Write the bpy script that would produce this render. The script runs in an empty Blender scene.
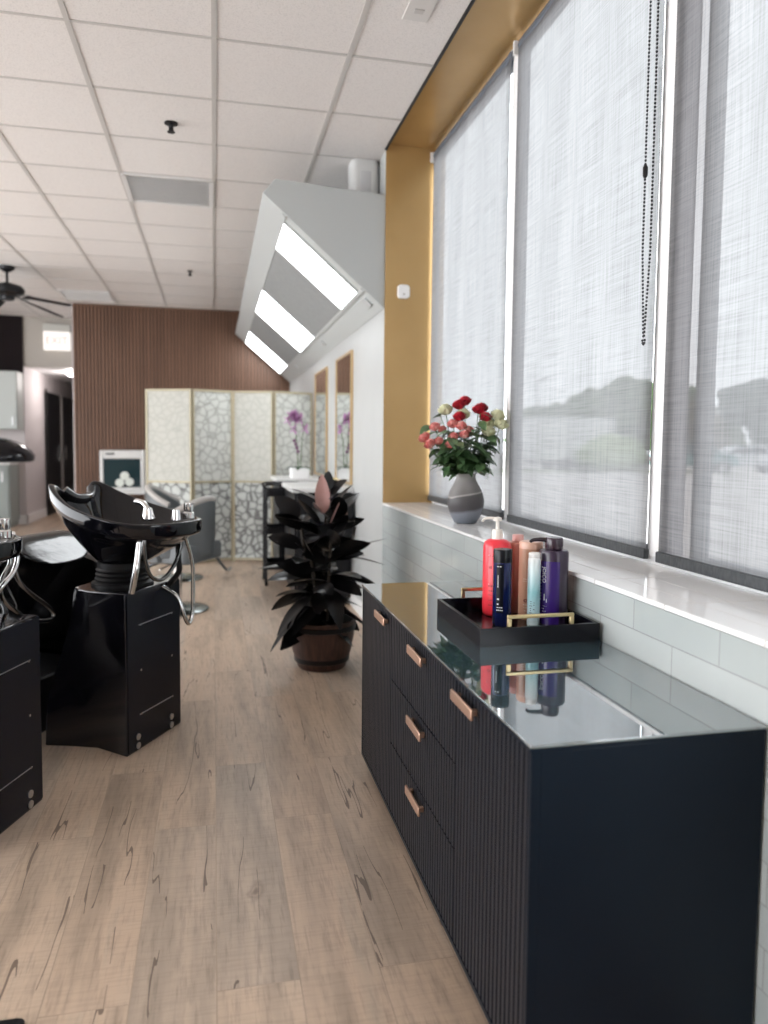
import bpy, bmesh, math, random
from mathutils import Vector, Matrix, noise
R = random.Random(7)
PI = math.pi
sc = bpy.context.scene
COL = sc.collection

# ------------------------------------------------------------------ materials
def mat(name, color=(.8, .8, .8), rough=.5, metal=0., spec=.5, coat=0., emit=None, es=0., ior=1.5):
    m = bpy.data.materials.new(name); m.use_nodes = True
    b = m.node_tree.nodes['Principled BSDF']
    b.inputs['Base Color'].default_value = (*color, 1)
    b.inputs['Roughness'].default_value = rough
    b.inputs['Metallic'].default_value = metal
    b.inputs['Specular IOR Level'].default_value = spec
    b.inputs['Coat Weight'].default_value = coat
    b.inputs['IOR'].default_value = ior
    if emit:
        b.inputs['Emission Color'].default_value = (*emit, 1)
        b.inputs['Emission Strength'].default_value = es
    return m
class NT:
    def __init__(s, m): s.m = m; s.t = m.node_tree; s.b = s.t.nodes.get('Principled BSDF')
    def n(s, typ, **kw):
        x = s.t.nodes.new(typ)
        for k, v in kw.items():
            if k.startswith('_'): x.inputs[k[1:].replace('_', ' ')].default_value = v
            else: setattr(x, k, v)
        return x
    def l(s, a, b): s.t.links.new(a, b)
    def coord(s, scale=(1, 1, 1), loc=(0, 0, 0), rot=(0, 0, 0)):
        tc = s.n('ShaderNodeTexCoord'); mp = s.n('ShaderNodeMapping')
        mp.inputs['Scale'].default_value = scale; mp.inputs['Location'].default_value = loc; mp.inputs['Rotation'].default_value = rot
        s.l(tc.outputs['Object'], mp.inputs['Vector']); return mp.outputs['Vector']
    def noise(s, vec, scale, detail=3, rough=.5):
        x = s.n('ShaderNodeTexNoise'); x.inputs['Scale'].default_value = scale
        x.inputs['Detail'].default_value = detail; x.inputs['Roughness'].default_value = rough
        s.l(vec, x.inputs['Vector']); return x.outputs['Fac']
    def ramp(s, fac, stops):
        r = s.n('ShaderNodeValToRGB'); e = r.color_ramp.elements
        while len(e) < len(stops): e.new(.5)
        for i, (p, c) in enumerate(stops):
            e[i].position = p; e[i].color = (*c, 1) if len(c) == 3 else c
        s.l(fac, r.inputs['Fac']); return r.outputs['Color']
    def mix(s, fac, a, b, mode='MIX'):
        x = s.n('ShaderNodeMix', data_type='RGBA', blend_type=mode)
        for sock, v in ((x.inputs[0], fac), (x.inputs[6], a), (x.inputs[7], b)):
            if hasattr(v, 'is_output') or isinstance(v, bpy.types.NodeSocket): s.l(v, sock)
            elif isinstance(v, (int, float)): sock.default_value = v
            else: sock.default_value = (*v, 1)
        return x.outputs[2]
    def bump(s, h, strength=.2, dist=.01):
        x = s.n('ShaderNodeBump'); x.inputs['Strength'].default_value = strength; x.inputs['Distance'].default_value = dist
        s.l(h, x.inputs['Height']); s.l(x.outputs['Normal'], s.b.inputs['Normal'])
    def color(s, c): s.l(c, s.b.inputs['Base Color'])
    def math(s, op, a, b=0.):
        x = s.n('ShaderNodeMath', operation=op)
        for i, v in enumerate((a, b)):
            if isinstance(v, bpy.types.NodeSocket): s.l(v, x.inputs[i])
            else: x.inputs[i].default_value = v
        return x.outputs[0]

def m_floor():
    m = mat('floor_wood', rough=.42); t = NT(m)
    v = t.coord(rot=(0, 0, PI/2))                       # planks run along y
    br = t.n('ShaderNodeTexBrick', offset=.37, offset_frequency=2, squash=1)
    br.inputs['Scale'].default_value = 1; br.inputs['Brick Width'].default_value = 1.22
    br.inputs['Row Height'].default_value = .19; br.inputs['Mortar Size'].default_value = .0012
    br.inputs['Mortar Smooth'].default_value = .1; br.inputs['Bias'].default_value = 0
    br.inputs['Color1'].default_value = (0, 0, 0, 1); br.inputs['Color2'].default_value = (1, 1, 1, 1)
    br.inputs['Mortar'].default_value = (.5, .5, .5, 1)
    t.l(v, br.inputs['Vector'])
    rnd = br.outputs['Color']
    tc = t.n('ShaderNodeTexCoord')
    # shift the grain per plank
    add = t.n('ShaderNodeVectorMath', operation='ADD'); sc_ = t.n('ShaderNodeVectorMath', operation='SCALE'); sc_.inputs['Scale'].default_value = 7.3
    t.l(rnd, sc_.inputs[0]); t.l(tc.outputs['Object'], add.inputs[0]); t.l(sc_.outputs[0], add.inputs[1])
    mp = t.n('ShaderNodeMapping'); mp.inputs['Scale'].default_value = (9, .9, 1); t.l(add.outputs[0], mp.inputs['Vector'])
    mp2 = t.n('ShaderNodeMapping'); mp2.inputs['Scale'].default_value = (60, 5, 1); t.l(add.outputs[0], mp2.inputs['Vector'])
    big = t.noise(mp.outputs[0], 1.0, 4, .6)
    fine = t.noise(mp2.outputs[0], 1.6, 4, .65)
    base = t.ramp(big, [(.25, (.30, .235, .185)), (.42, (.42, .325, .25)), (.56, (.53, .405, .31)), (.75, (.43, .36, .29))])
    g = t.ramp(fine, [(.3, (.66, .66, .66)), (.5, (1, 1, 1)), (.75, (1.0, 1.0, 1.0))])
    c = t.mix(.75, base, g, 'MULTIPLY')
    tone = t.ramp(rnd, [(0, (.86, .88, .9)), (.5, (1, .98, .95)), (1, (.93, .89, .85))])
    c = t.mix(.9, c, tone, 'MULTIPLY')
    # saw marks across the grain
    mp3 = t.n('ShaderNodeMapping'); mp3.inputs['Scale'].default_value = (7, 90, 1); t.l(add.outputs[0], mp3.inputs['Vector'])
    saw = t.noise(mp3.outputs[0], 1.5, 2, .5)
    c = t.mix(.45, c, t.ramp(saw, [(.35, (.8, .8, .8)), (.55, (1, 1, 1))]), 'MULTIPLY')
    # dark cracks running along the planks
    mp4 = t.n('ShaderNodeMapping'); mp4.inputs['Scale'].default_value = (5.2, .34, 1); t.l(add.outputs[0], mp4.inputs['Vector'])
    nz = t.n('ShaderNodeTexNoise'); nz.inputs['Scale'].default_value = 1.5; nz.inputs['Detail'].default_value = 3.5; t.l(mp4.outputs[0], nz.inputs['Vector'])
    band = t.math('ABSOLUTE', t.math('SUBTRACT', nz.outputs['Fac'], .5))
    line = t.math('LESS_THAN', band, .0038)
    mp5 = t.n('ShaderNodeMapping'); mp5.inputs['Scale'].default_value = (5, 1.8, 1); mp5.inputs['Location'].default_value = (3.1, 1.7, 0); t.l(add.outputs[0], mp5.inputs['Vector'])
    gate = t.math('GREATER_THAN', t.noise(mp5.outputs[0], 1.3, 2), .51)
    crack = t.math('MULTIPLY', line, gate)
    c = t.mix(t.math('MULTIPLY', crack, .8), c, (.09, .06, .045))
    # knots
    vo = t.n('ShaderNodeTexVoronoi'); vo.inputs['Scale'].default_value = 1.7
    mp6 = t.n('ShaderNodeMapping'); mp6.inputs['Scale'].default_value = (1.5, .8, 1); t.l(add.outputs[0], mp6.inputs['Vector'])
    nzc = t.n('ShaderNodeTexNoise'); nzc.inputs['Scale'].default_value = 14; t.l(tc.outputs['Object'], nzc.inputs['Vector'])
    vv = t.n('ShaderNodeVectorMath', operation='MULTIPLY_ADD'); vv.inputs[1].default_value = (.07, .07, 0); t.l(nzc.outputs['Color'], vv.inputs[0]); t.l(mp6.outputs[0], vv.inputs[2])
    t.l(vv.outputs[0], vo.inputs['Vector'])
    ring = t.ramp(vo.outputs['Distance'], [(.0, (1, 1, 1)), (.018, (.8, .8, .8)), (.035, (.2, .2, .2)), (.05, (.45, .45, .45)), (.075, (0, 0, 0))])
    c = t.mix(t.math('MULTIPLY', ring, .8), c, (.12, .08, .06))
    c = t.mix(t.math('MULTIPLY', br.outputs['Fac'], .45), c, (.2, .15, .11))
    t.color(c)
    t.bump(fine, .12, .002)
    return m

def m_tile():
    m = mat('tile', rough=.08, spec=.6); t = NT(m)
    tc = t.n('ShaderNodeTexCoord'); sp = t.n('ShaderNodeSeparateXYZ'); cb = t.n('ShaderNodeCombineXYZ')
    t.l(tc.outputs['Object'], sp.inputs[0])
    t.l(t.math('ADD', sp.outputs['Y'], 10 - 1.225 + .002), cb.inputs['X'])
    t.l(t.math('ADD', sp.outputs['Z'], .085*12 - .785), cb.inputs['Y'])
    br = t.n('ShaderNodeTexBrick', offset=.5, offset_frequency=2)
    br.inputs['Scale'].default_value = 1; br.inputs['Brick Width'].default_value = .3325; br.inputs['Row Height'].default_value = .085
    br.inputs['Mortar Size'].default_value = .0018; br.inputs['Mortar Smooth'].default_value = .3
    br.inputs['Color1'].default_value = (.42, .46, .455, 1); br.inputs['Color2'].default_value = (.48, .515, .51, 1); br.inputs['Mortar'].default_value = (.33, .34, .34, 1)
    t.l(cb.outputs[0], br.inputs['Vector'])
    vec = t.coord()
    t.color(t.mix(.25, br.outputs['Color'], t.ramp(t.noise(vec, 6, 3), [(.3, (.8, .82, .82)), (.7, (1, 1, 1))]), 'MULTIPLY'))
    h = t.math('ADD', t.math('MULTIPLY', br.outputs['Fac'], -1.), t.math('MULTIPLY', t.noise(vec, 9, 2), .35))
    t.bump(h, .35, .003)
    return m

def m_ceiling():
    m = mat('ceiling_tile', rough=.95, spec=.1); t = NT(m)
    v = t.coord()
    n1 = t.noise(v, 170, 2, .7)
    t.color(t.mix(.6, (.74, .71, .69), t.ramp(n1, [(.32, (.72, .72, .72)), (.5, (1, 1, 1))]), 'MULTIPLY'))
    t.bump(n1, .25, .003)
    return m

def m_simple_noise(name, c1, c2, scale, rough=.5, stretch=(1, 1, 1), bump=0., metal=0., spec=.5, detail=4, coat=0.):
    m = mat(name, c1, rough, metal, spec, coat); t = NT(m)
    f = t.noise(t.coord(stretch), scale, detail)
    t.color(t.ramp(f, [(.3, c1), (.7, c2)]))
    if bump: t.bump(f, bump, .004)
    return m

def m_fabric():
    """window screen cloth: part open weave, part thin cloth that lets daylight through"""
    m = bpy.data.materials.new('screen_cloth'); m.use_nodes = True; t = NT(m)
    nt = m.node_tree; nt.nodes.remove(t.b)
    out = nt.nodes['Material Output']
    tr = t.n('ShaderNodeBsdfTransparent'); tl = t.n('ShaderNodeBsdfTranslucent'); df = t.n('ShaderNodeBsdfDiffuse')
    f1 = t.noise(t.coord((1, 30, .6)), 6, 3, .6); f2 = t.noise(t.coord((1, .8, 42)), 5, 3, .6)
    f4 = t.noise(t.coord((1, 3.2, .35)), 1.6, 4, .55)
    ws = t.math('ADD', t.math('MULTIPLY', f1, .5), t.math('MULTIPLY', f2, .5))
    colr = t.ramp(ws, [(.36, (.15, .149, .154)), (.5, (.195, .194, .20)), (.64, (.225, .225, .233))])
    colr = t.mix(.55, colr, t.ramp(f4, [(.3, (.75, .75, .76)), (.62, (1, 1, 1))]), 'MULTIPLY')  # shade of soft vertical wrinkles, painted into the cloth colour
    t.l(colr, tl.inputs['Color']); t.l(colr, df.inputs['Color'])
    a = t.n('ShaderNodeMixShader'); a.inputs[0].default_value = .5; t.l(tl.outputs[0], a.inputs[1]); t.l(df.outputs[0], a.inputs[2])
    b = t.n('ShaderNodeMixShader'); t.l(t.math('ADD', .93, t.math('MULTIPLY', t.math('SUBTRACT', ws, .5), -.15)), b.inputs[0])
    t.l(tr.outputs[0], b.inputs[1]); t.l(a.outputs[0], b.inputs[2])
    t.l(b.outputs[0], out.inputs['Surface'])
    return m

def m_glass():
    m = bpy.data.materials.new('window_glass'); m.use_nodes = True; t = NT(m)
    m.node_tree.nodes.remove(t.b); out = m.node_tree.nodes['Material Output']
    tr = t.n('ShaderNodeBsdfTransparent'); tr.inputs['Color'].default_value = (.93, .95, .95, 1)
    gl = t.n('ShaderNodeBsdfGlossy'); gl.inputs['Roughness'].default_value = .02
    fr = t.n('ShaderNodeFresnel'); ge = t.n('ShaderNodeNewGeometry'); t.l(t.math('POWER', 1.35, t.math('SUBTRACT', 1., t.math('MULTIPLY', ge.outputs['Backfacing'], 2.))), fr.inputs['IOR'])
    b = t.n('ShaderNodeMixShader'); t.l(fr.outputs[0], b.inputs[0]); t.l(tr.outputs[0], b.inputs[1]); t.l(gl.outputs[0], b.inputs[2])
    t.l(b.outputs[0], out.inputs['Surface']); return m

def m_screen(name, edge, lo, hi, bg, w):
    m = mat(name, rough=.8); t = NT(m)
    vo = t.n('ShaderNodeTexVoronoi', feature='DISTANCE_TO_EDGE'); vo.inputs['Scale'].default_value = 12.5
    t.l(t.coord((1, 1, 1)), vo.inputs['Vector'])
    t.color(t.ramp(vo.outputs['Distance'], [(0, edge), (w, edge), (w + .05, lo), (.3, hi)]))
    return m

WHITE_WALL = m_simple_noise('white_wall', (.45, .463, .46), (.475, .488, .483), 4, .35)
PINK_WALL = mat('corridor_paint', (.56, .52, .52), .6)
BEIGE_WALL = mat('beige_paint', (.42, .39, .35), .7)
FLOOR = m_floor(); TILE = m_tile(); CEIL = m_ceiling()
GRID = mat('grid_metal', (.50, .48, .46), .5)
GOLD = m_simple_noise('gold_paint', (.46, .29, .115), (.52, .335, .14), 3, .24, metal=.35)
BLACKLINE = mat('dark_reveal', (.02, .02, .02), .7)
WHITE_TRIM = mat('white_trim', (.82, .82, .82), .35)
SILL = m_simple_noise('sill_tile', (.84, .84, .84), (.88, .88, .88), 5, .1, bump=.1)
GLASS = m_glass(); CLOTH = m_fabric()
ALU_DARK = mat('dark_aluminium', (.045, .05, .055), .35, .3)
ALU_GREY = mat('grey_aluminium', (.45, .46, .46), .5)
HEM = m_simple_noise('hem_bar_grey', (.035, .04, .045), (.07, .075, .08), 40, .5, (1, 3, 1))
BLACK_PLASTIC = mat('black_plastic', (.007, .007, .009), .35, spec=.3)
BLACK_GLOSS = mat('black_gloss', (.003, .003, .005), .05, spec=.42)
PED_GLOSS = mat('black_lacquer', (.005, .005, .008), .08, coat=.3)
PED_PANEL = mat('navy_black_panel', (.003, .004, .009), .25, spec=.22)
VINYL = m_simple_noise('wet_black_vinyl', (.005, .005, .006), (.009, .009, .010), 5, .16, (1, 1, 2.5), bump=1., detail=5, coat=.3)
RUBBER = mat('rubber', (.006, .006, .007), .5, spec=.25)
CHROME = mat('chrome', (.78, .78, .78), .08, 1.)
BRUSHED = mat('brushed_steel', (.5, .5, .5), .28, 1.)
HOSE = m_simple_noise('steel_hose', (.55, .55, .55), (.8, .8, .8), 120, .22, metal=1.)
NAVY = m_simple_noise('navy_lacquer', (.003, .0072, .0145), (.0038, .0088, .017), 5, .38, spec=.16)
NAVY_FRONT = mat('charcoal_navy_front', (.012, .0145, .021), .4, spec=.3)
NAVY_DARK = mat('cabinet_gap', (.004, .005, .008), .6)
ROSE_GOLD = mat('rose_gold', (.62, .40, .30), .33, .75)
BRASS = mat('brass', (.62, .50, .28), .32, 1.)
LACQ = mat('tray_lacquer', (.003, .003, .006), .18, spec=.3)
def m_top():
    m = mat('smoked_glass_top', (.035, .065, .08), .035, spec=1., coat=1.); m.node_tree.nodes['Principled BSDF'].inputs['IOR'].default_value = 2.3
    m.node_tree.nodes['Principled BSDF'].inputs['Coat Roughness'].default_value = .03
    return m
TOP = m_top()
def m_woodslat():
    m = mat('walnut_slat', rough=.5); t = NT(m)
    f = t.noise(t.coord((14, 14, .7)), 2, 4); t.color(t.ramp(f, [(.3, (.115, .058, .034)), (.6, (.155, .080, .048)), (.8, (.185, .098, .060))])); return m
SLAT = m_woodslat(); SLATBACK = mat('slat_backing', (.03, .013, .01), .8)
DARK_SLAT = mat('dark_slat', (.018, .013, .014), .7, spec=.1)
SCR_FRAME = mat('screen_frame_gold', (.36, .32, .22), .45, .2)
SCR_UP = m_screen('pierced_panel_upper', (.40, .40, .365), (.46, .46, .42), (.48, .48, .44), None, .015)
SCR_UP2 = m_screen('pierced_panel_bold', (.29, .29, .27), (.45, .46, .43), (.50, .51, .48), None, .02)
SCR_LOW = m_screen('pierced_panel_lower', (.14, .14, .14), (.42, .44, .42), (.50, .52, .50), None, .035)
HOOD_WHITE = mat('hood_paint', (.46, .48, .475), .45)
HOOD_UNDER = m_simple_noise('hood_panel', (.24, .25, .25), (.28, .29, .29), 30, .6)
LIGHT = mat('light_diffuser', (.9, .9, .9), .4, emit=(.93, .97, 1), es=3.6)
MIRROR = mat('mirror', (.86, .88, .88), .01, 1.)
def bark(name, a, b): return m_simple_noise(name, a, b, 12, .8, (3, 3, .5), bump=.3)
BARREL = m_simple_noise('barrel_wood', (.035, .016, .012), (.09, .042, .03), 9, .55, (6, 6, .6), bump=.2)
SOIL = mat('soil', (.02, .014, .01), .9)
def leafmat(name, a, b, rough=.25, scale=9): return m_simple_noise(name, a, b, scale, rough, coat=.2)
FICUS = mat('burgundy_leaf', (.005, .0045, .005), .28, spec=.22)
FICUS2 = leafmat('pink_new_leaf', (.42, .22, .20), (.5, .30, .27), .4)
STEMG = mat('stem', (.05, .11, .03), .6)
ROSELEAF = leafmat('rose_leaf', (.03, .085, .03), (.11, .19, .08), .45, 25)
REDP = m_simple_noise('red_petal', (.25, .004, .015), (.58, .02, .04), 70, .5); PINKP = m_simple_noise('pink_petal', (.74, .14, .15), (.84, .48, .42), 70, .55)
CREAMP = mat('cream_petal', (.72, .72, .48), .6); ORCHP = m_simple_noise('orchid_petal', (.38, .13, .36), (.62, .38, .58), 30, .6)
def m_vase():
    m = mat('vase_glaze', rough=.5); t = NT(m)
    tc = t.n('ShaderNodeTexCoord'); sp = t.n('ShaderNodeSeparateXYZ'); t.l(tc.outputs['Object'], sp.inputs[0])
    z = t.math('ADD', sp.outputs['Z'], t.math('MULTIPLY', t.noise(t.coord(), 9, 2), .02))
    z = t.math('ADD', z, t.math('MULTIPLY', sp.outputs['X'], -.18))
    t.color(t.ramp(t.math('MULTIPLY', z, 4.2), [(.0, (.12, .14, .17)), (.28, (.20, .215, .25)), (.34, (.06, .055, .06)), (.60, (.085, .08, .082)), (.625, (.42, .40, .38)), (.65, (.16, .15, .15)), (.95, (.30, .29, .28))]))
    return m
VASE = m_vase()
GREY_UPH = mat('grey_vinyl', (.10, .11, .115), .4)
PALE_UPH = mat('pale_grey_vinyl', (.36, .34, .32), .4)
PORCELAIN = mat('white_porcelain', (.85, .85, .85), .2)
LAMINATE = mat('white_laminate', (.62, .62, .61), .3)
CABWHITE = mat('cabinet_white', (.44, .47, .45), .4); CABGREY = mat('cabinet_grey', (.26, .29, .275), .5)
DARKGLASS = mat('dark_glass', (.012, .03, .035), .08)
def plastic(name, c, rough=.3, coat=.2): return mat(name, c, rough, coat=coat)

# ------------------------------------------------------------------ mesh helpers
BM = bmesh.new
def box(bm, lo, hi):
    xs = (lo[0], hi[0]); ys = (lo[1], hi[1]); zs = (lo[2], hi[2])
    v = [bm.verts.new((xs[i], ys[j], zs[k])) for i in (0, 1) for j in (0, 1) for k in (0, 1)]
    for f in ((0, 1, 3, 2), (4, 6, 7, 5), (0, 4, 5, 1), (2, 3, 7, 6), (0, 2, 6, 4), (1, 5, 7, 3)): bm.faces.new([v[i] for i in f])
def prism(bm, poly, vec):
    vec = Vector(vec); a = [bm.verts.new(p) for p in poly]; b = [bm.verts.new(Vector(p) + vec) for p in poly]; n = len(a)
    bm.faces.new(a[::-1]); bm.faces.new(b)
    for i in range(n): bm.faces.new((a[i], a[(i+1) % n], b[(i+1) % n], b[i]))
def rings(bm, rs, close=True, cap0=True, cap1=True):
    V = [[bm.verts.new(p) for p in r] for r in rs]; n = len(V[0])
    for a, b in zip(V, V[1:]):
        for i in range(n if close else n-1):
            j = (i+1) % n; bm.faces.new((a[i], a[j], b[j], b[i]))
    if cap0: bm.faces.new(V[0][::-1])
    if cap1: bm.faces.new(V[-1])
    return V
def lathe(bm, prof, c=(0, 0, 0), seg=24, cap=True, sx=1., sy=1.):
    rs = [[(c[0] + r*sx*math.cos(2*PI*i/seg), c[1] + r*sy*math.sin(2*PI*i/seg), c[2] + z) for i in range(seg)] for r, z in prof]
    rings(bm, rs, True, cap, cap)
def spline(pts, sub=6):
    P = [Vector(p) for p in pts]; out = []
    for i in range(len(P)-1):
        p0 = P[max(i-1, 0)]; p1 = P[i]; p2 = P[i+1]; p3 = P[min(i+2, len(P)-1)]
        for k in range(sub):
            t = k/sub
            out.append(.5*((2*p1) + (-p0+p2)*t + (2*p0-5*p1+4*p2-p3)*t*t + (-p0+3*p1-3*p2+p3)*t**3))
    out.append(P[-1]); return out
def tube(bm, pts, r, seg=10, sub=0, r2=None):
    P = spline(pts, sub) if sub else [Vector(p) for p in pts]
    rs = []; n = len(P); up = Vector((0, 0, 1))
    d0 = (P[1]-P[0]).normalized(); side = d0.cross(up)
    if side.length < .05: side = d0.cross(Vector((1, 0, 0)))
    side.normalize()
    for i, p in enumerate(P):
        d = (P[min(i+1, n-1)] - P[max(i-1, 0)]).normalized()
        side = (side - d*side.dot(d)).normalized(); u2 = d.cross(side)
        rr = r if r2 is None else r + (r2-r)*i/(n-1)
        rs.append([p + side*math.cos(2*PI*k/seg)*rr + u2*math.sin(2*PI*k/seg)*rr for k in range(seg)])
    rings(bm, rs)
def cyl(bm, a, b, r, seg=20): tube(bm, [a, b], r, seg)
def ball(bm, c, r, seg=12, sz=1.):
    n = max(5, seg//2)
    lathe(bm, [(r*math.sin(PI*(k+.15)/(n+.3)), -r*sz*math.cos(PI*(k+.15)/(n+.3))) for k in range(n+1)], c, seg)
def roundrect(w, d, r, seg=4, cx=0, cy=0):
    out = []
    for sx, sy, a0 in ((1, 1, 0), (-1, 1, PI/2), (-1, -1, PI), (1, -1, 3*PI/2)):
        for k in range(seg+1):
            a = a0 + PI/2*k/seg; out.append((cx + sx*(w/2-r) + r*math.cos(a), cy + sy*(d/2-r) + r*math.sin(a)))
    return out
def leaf(bm, base, d, L, W, droop=.3, fold=.15, nu=7, twist=0., tip=1.):
    d = Vector(d).normalized(); up = Vector((0, 0, 1)); side = d.cross(up)
    if side.length < .1: side = Vector((1, 0, 0))
    side.normalize(); nrm = side.cross(d).normalized()
    side = (side*math.cos(twist) + nrm*math.sin(twist)); nrm = side.cross(d).normalized()
    base = Vector(base); g = []
    for i in range(nu+1):
        u = i/nu; w = W*.5*(math.sin(PI*min(1, u**.85*.97 + .02)))**.75
        c = base + d*(L*u) + Vector((0, 0, -1))*(droop*L*u*u)
        g.append([bm.verts.new(c + side*(w*s) + nrm*(fold*w*abs(s))) for s in (-1, -.5, 0, .5, 1)])
    for a, b in zip(g, g[1:]):
        for k in range(4): bm.faces.new((a[k], a[k+1], b[k+1], b[k]))

WL = {}
def empty(name, loc=(0, 0, 0), rotz=0.):
    o = bpy.data.objects.new(name, None); COL.objects.link(o); o.location = loc; o.rotation_euler = (0, 0, rotz)
    o.empty_display_size = .1; WL[o] = Matrix.Translation(loc) @ Matrix.Rotation(rotz, 4, 'Z'); return o
def obj(name, bm, m, parent=None, world=False, bevel=0., smooth=None, seg=2, origin=None):
    """one mesh object; world=True: the vertices are world coordinates"""
    if world and parent is not None: bmesh.ops.transform(bm, matrix=WL[parent].inverted(), verts=bm.verts)
    if origin is not None: bmesh.ops.transform(bm, matrix=Matrix.Translation(Vector(origin)).inverted(), verts=bm.verts)
    bmesh.ops.recalc_face_normals(bm, faces=bm.faces)
    me = bpy.data.meshes.new(name); bm.to_mesh(me); bm.free()
    me.materials.append(m)
    if smooth is not None:
        for p in me.polygons: p.use_smooth = True
        if smooth < 3: me.set_sharp_from_angle(angle=smooth)
    o = bpy.data.objects.new(name, me); COL.objects.link(o)
    if origin is not None: o.location = origin
    if parent is not None: o.parent = parent
    WL[o] = (WL.get(parent, Matrix()) if parent is not None else Matrix()) @ Matrix.Translation(o.location)
    if bevel:
        b = o.modifiers.new('bevel', 'BEVEL'); b.width = bevel; b.segments = seg; b.limit_method = 'ANGLE'; b.angle_limit = .6
        if smooth is None:
            for p in me.polygons: p.use_smooth = True
            me.set_sharp_from_angle(angle=.6)
    return o
def tag(o, label, cat, group=None):
    o['label'] = label; o['category'] = cat
    if group: o['group'] = group
    return o
def struct(name, bm, m, **k):
    o = obj(name, bm, m, **k); o['kind'] = 'structure'; return o
def copy_tree(o, parent=None):
    c = o.copy(); COL.objects.link(c)
    if parent is not None: c.parent = parent
    for ch in list(o.children): copy_tree(ch, c)
    return c
def text_mesh(s, size, m, name, parent, place, extrude=.0004, rot=0.):
    """writing as a mesh; place(u, v, w) maps flat text coordinates to parent coordinates"""
    cu = bpy.data.curves.new('t', 'FONT'); cu.body = s; cu.size = size; cu.align_x = 'CENTER'; cu.align_y = 'CENTER'; cu.extrude = extrude
    cu.resolution_u = 3
    to = bpy.data.objects.new('t', cu); COL.objects.link(to); dg = bpy.context.evaluated_depsgraph_get()
    me = bpy.data.meshes.new_from_object(to.evaluated_get(dg)); bpy.data.objects.remove(to)
    bm = bmesh.new(); bm.from_mesh(me)
    c, sn = math.cos(rot), math.sin(rot)
    for v in bm.verts:
        u, w_, z = v.co; v.co = place(u*c - w_*sn, u*sn + w_*c, z)
    return obj(name, bm, m, parent)

# ------------------------------------------------------------------ camera
ROWS = ((0.9753233, -0.2205554, 0.0099896), (-0.0050372, -0.0674640, -0.9977090), (0.2207240, 0.9730385, -0.0669102))
cam = bpy.data.cameras.new('camera'); co = bpy.data.objects.new('camera', cam); COL.objects.link(co); sc.camera = co
rx, dn, fw = (Vector(r) for r in ROWS)
mw = Matrix((( rx.x, -dn.x, -fw.x, 0), (rx.y, -dn.y, -fw.y, 0), (rx.z, -dn.z, -fw.z, 1.25), (0, 0, 0, 1)))
co.matrix_world = mw
cam.sensor_fit = 'VERTICAL'; cam.sensor_height = 36; cam.lens = 750/1024*36; cam.shift_y = -18/1024
cam.clip_start = .05; cam.clip_end = 500
cam.dof.use_dof = True; cam.dof.focus_distance = 2.35; cam.dof.aperture_fstop = 2.0

# ------------------------------------------------------------------ light and sky
w = bpy.data.worlds.new('overcast'); sc.world = w; w.use_nodes = True
bgn = w.node_tree.nodes['Background']; bgn.inputs['Color'].default_value = (.95, .97, 1, 1); bgn.inputs['Strength'].default_value = 3.3
sc.view_settings.view_transform = 'Standard'; sc.view_settings.look = 'None'; sc.view_settings.gamma = 1
sc.view_settings.use_curve_mapping = False; sc.view_settings.exposure = 1.1
sc.cycles.use_denoising = True
try: sc.cycles.denoiser = 'OPENIMAGEDENOISE'
except Exception: pass
sc.cycles.max_bounces = 8; sc.cycles.diffuse_bounces = 5; sc.cycles.transparent_max_bounces = 12
sc.cycles.sample_clamp_indirect = 6

# ------------------------------------------------------------------ room shell
WX = 1.04; CZ = 3.05; JY = 4.61; WINX = 1.335
bm = BM(); box(bm, (-5.6, -2.4, -.1), (1.04, 17.6, 0)); struct('floor', bm, FLOOR)
bm = BM(); box(bm, (-5.6, -2.4, CZ), (1.04, 12.1, CZ+.12)); struct('ceiling', bm, CEIL)
# T-bar grid of the suspended ceiling, .615 m pitch
bm = BM()
for k in range(-9, 3):
    x = .009 + .615*k + (0 if k else 0)
    if -5.6 < x < WX-.01: box(bm, (x-.012, -2.4, CZ-.004), (x+.012, 12, CZ+.001))
for k in range(-10, 15):
    y = 3.565 + .617*k; box(bm, (-5.6, y-.008, CZ-.0035), (WX-.002, y+.008, CZ+.001))
struct('trim_1', bm, GRID)
bm = BM(); box(bm, (WX-.012, -2.4, CZ-.006), (WX+.002, JY, CZ+.06)); struct('trim_2', bm, BLACKLINE)
# mirror wall beyond the window
bm = BM(); box(bm, (WX, JY+.012, 0), (WX+.38, 10.64, CZ+.12)); struct('wall_right', bm, WHITE_WALL)
bm = BM(); box(bm, (WX-.014, JY+.1, 0), (WX, 10.6, .11)); struct('baseboard_right', bm, WHITE_TRIM)
# tiled wall below the window
bm = BM(); box(bm, (WX, -2.4, -.1), (1.418, JY+.01, .862)); struct('wall_window_side', bm, TILE)
bm = BM(); box(bm, (WX-.006, -2.4, .864), (1.36, JY, .878)); o = struct('trim_3', bm, SILL, bevel=.003)
bm = BM()
for k in range(-6, 12):                                    # joints between the sill tiles
    y = 1.225 + .3325*k
    if y < JY: box(bm, (WX-.0065, y-.001, .8635), (1.33, y+.001, .8784))
box(bm, (1.12, -2.4, .8775), (1.122, JY, .8784)); box(bm, (1.21, -2.4, .8775), (1.212, JY, .8784))
struct('trim_4', bm, GRID)
# gold jamb and soffit
bm = BM(); box(bm, (WX-.001, JY, .878), (1.418, JY+.0125, CZ+.04)); struct('wall_window_jamb', bm, GOLD)
bm = BM(); box(bm, (WX, -2.4, CZ+.03), (1.42, JY, CZ+.1)); struct('wall_window_soffit', bm, GOLD)
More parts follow.
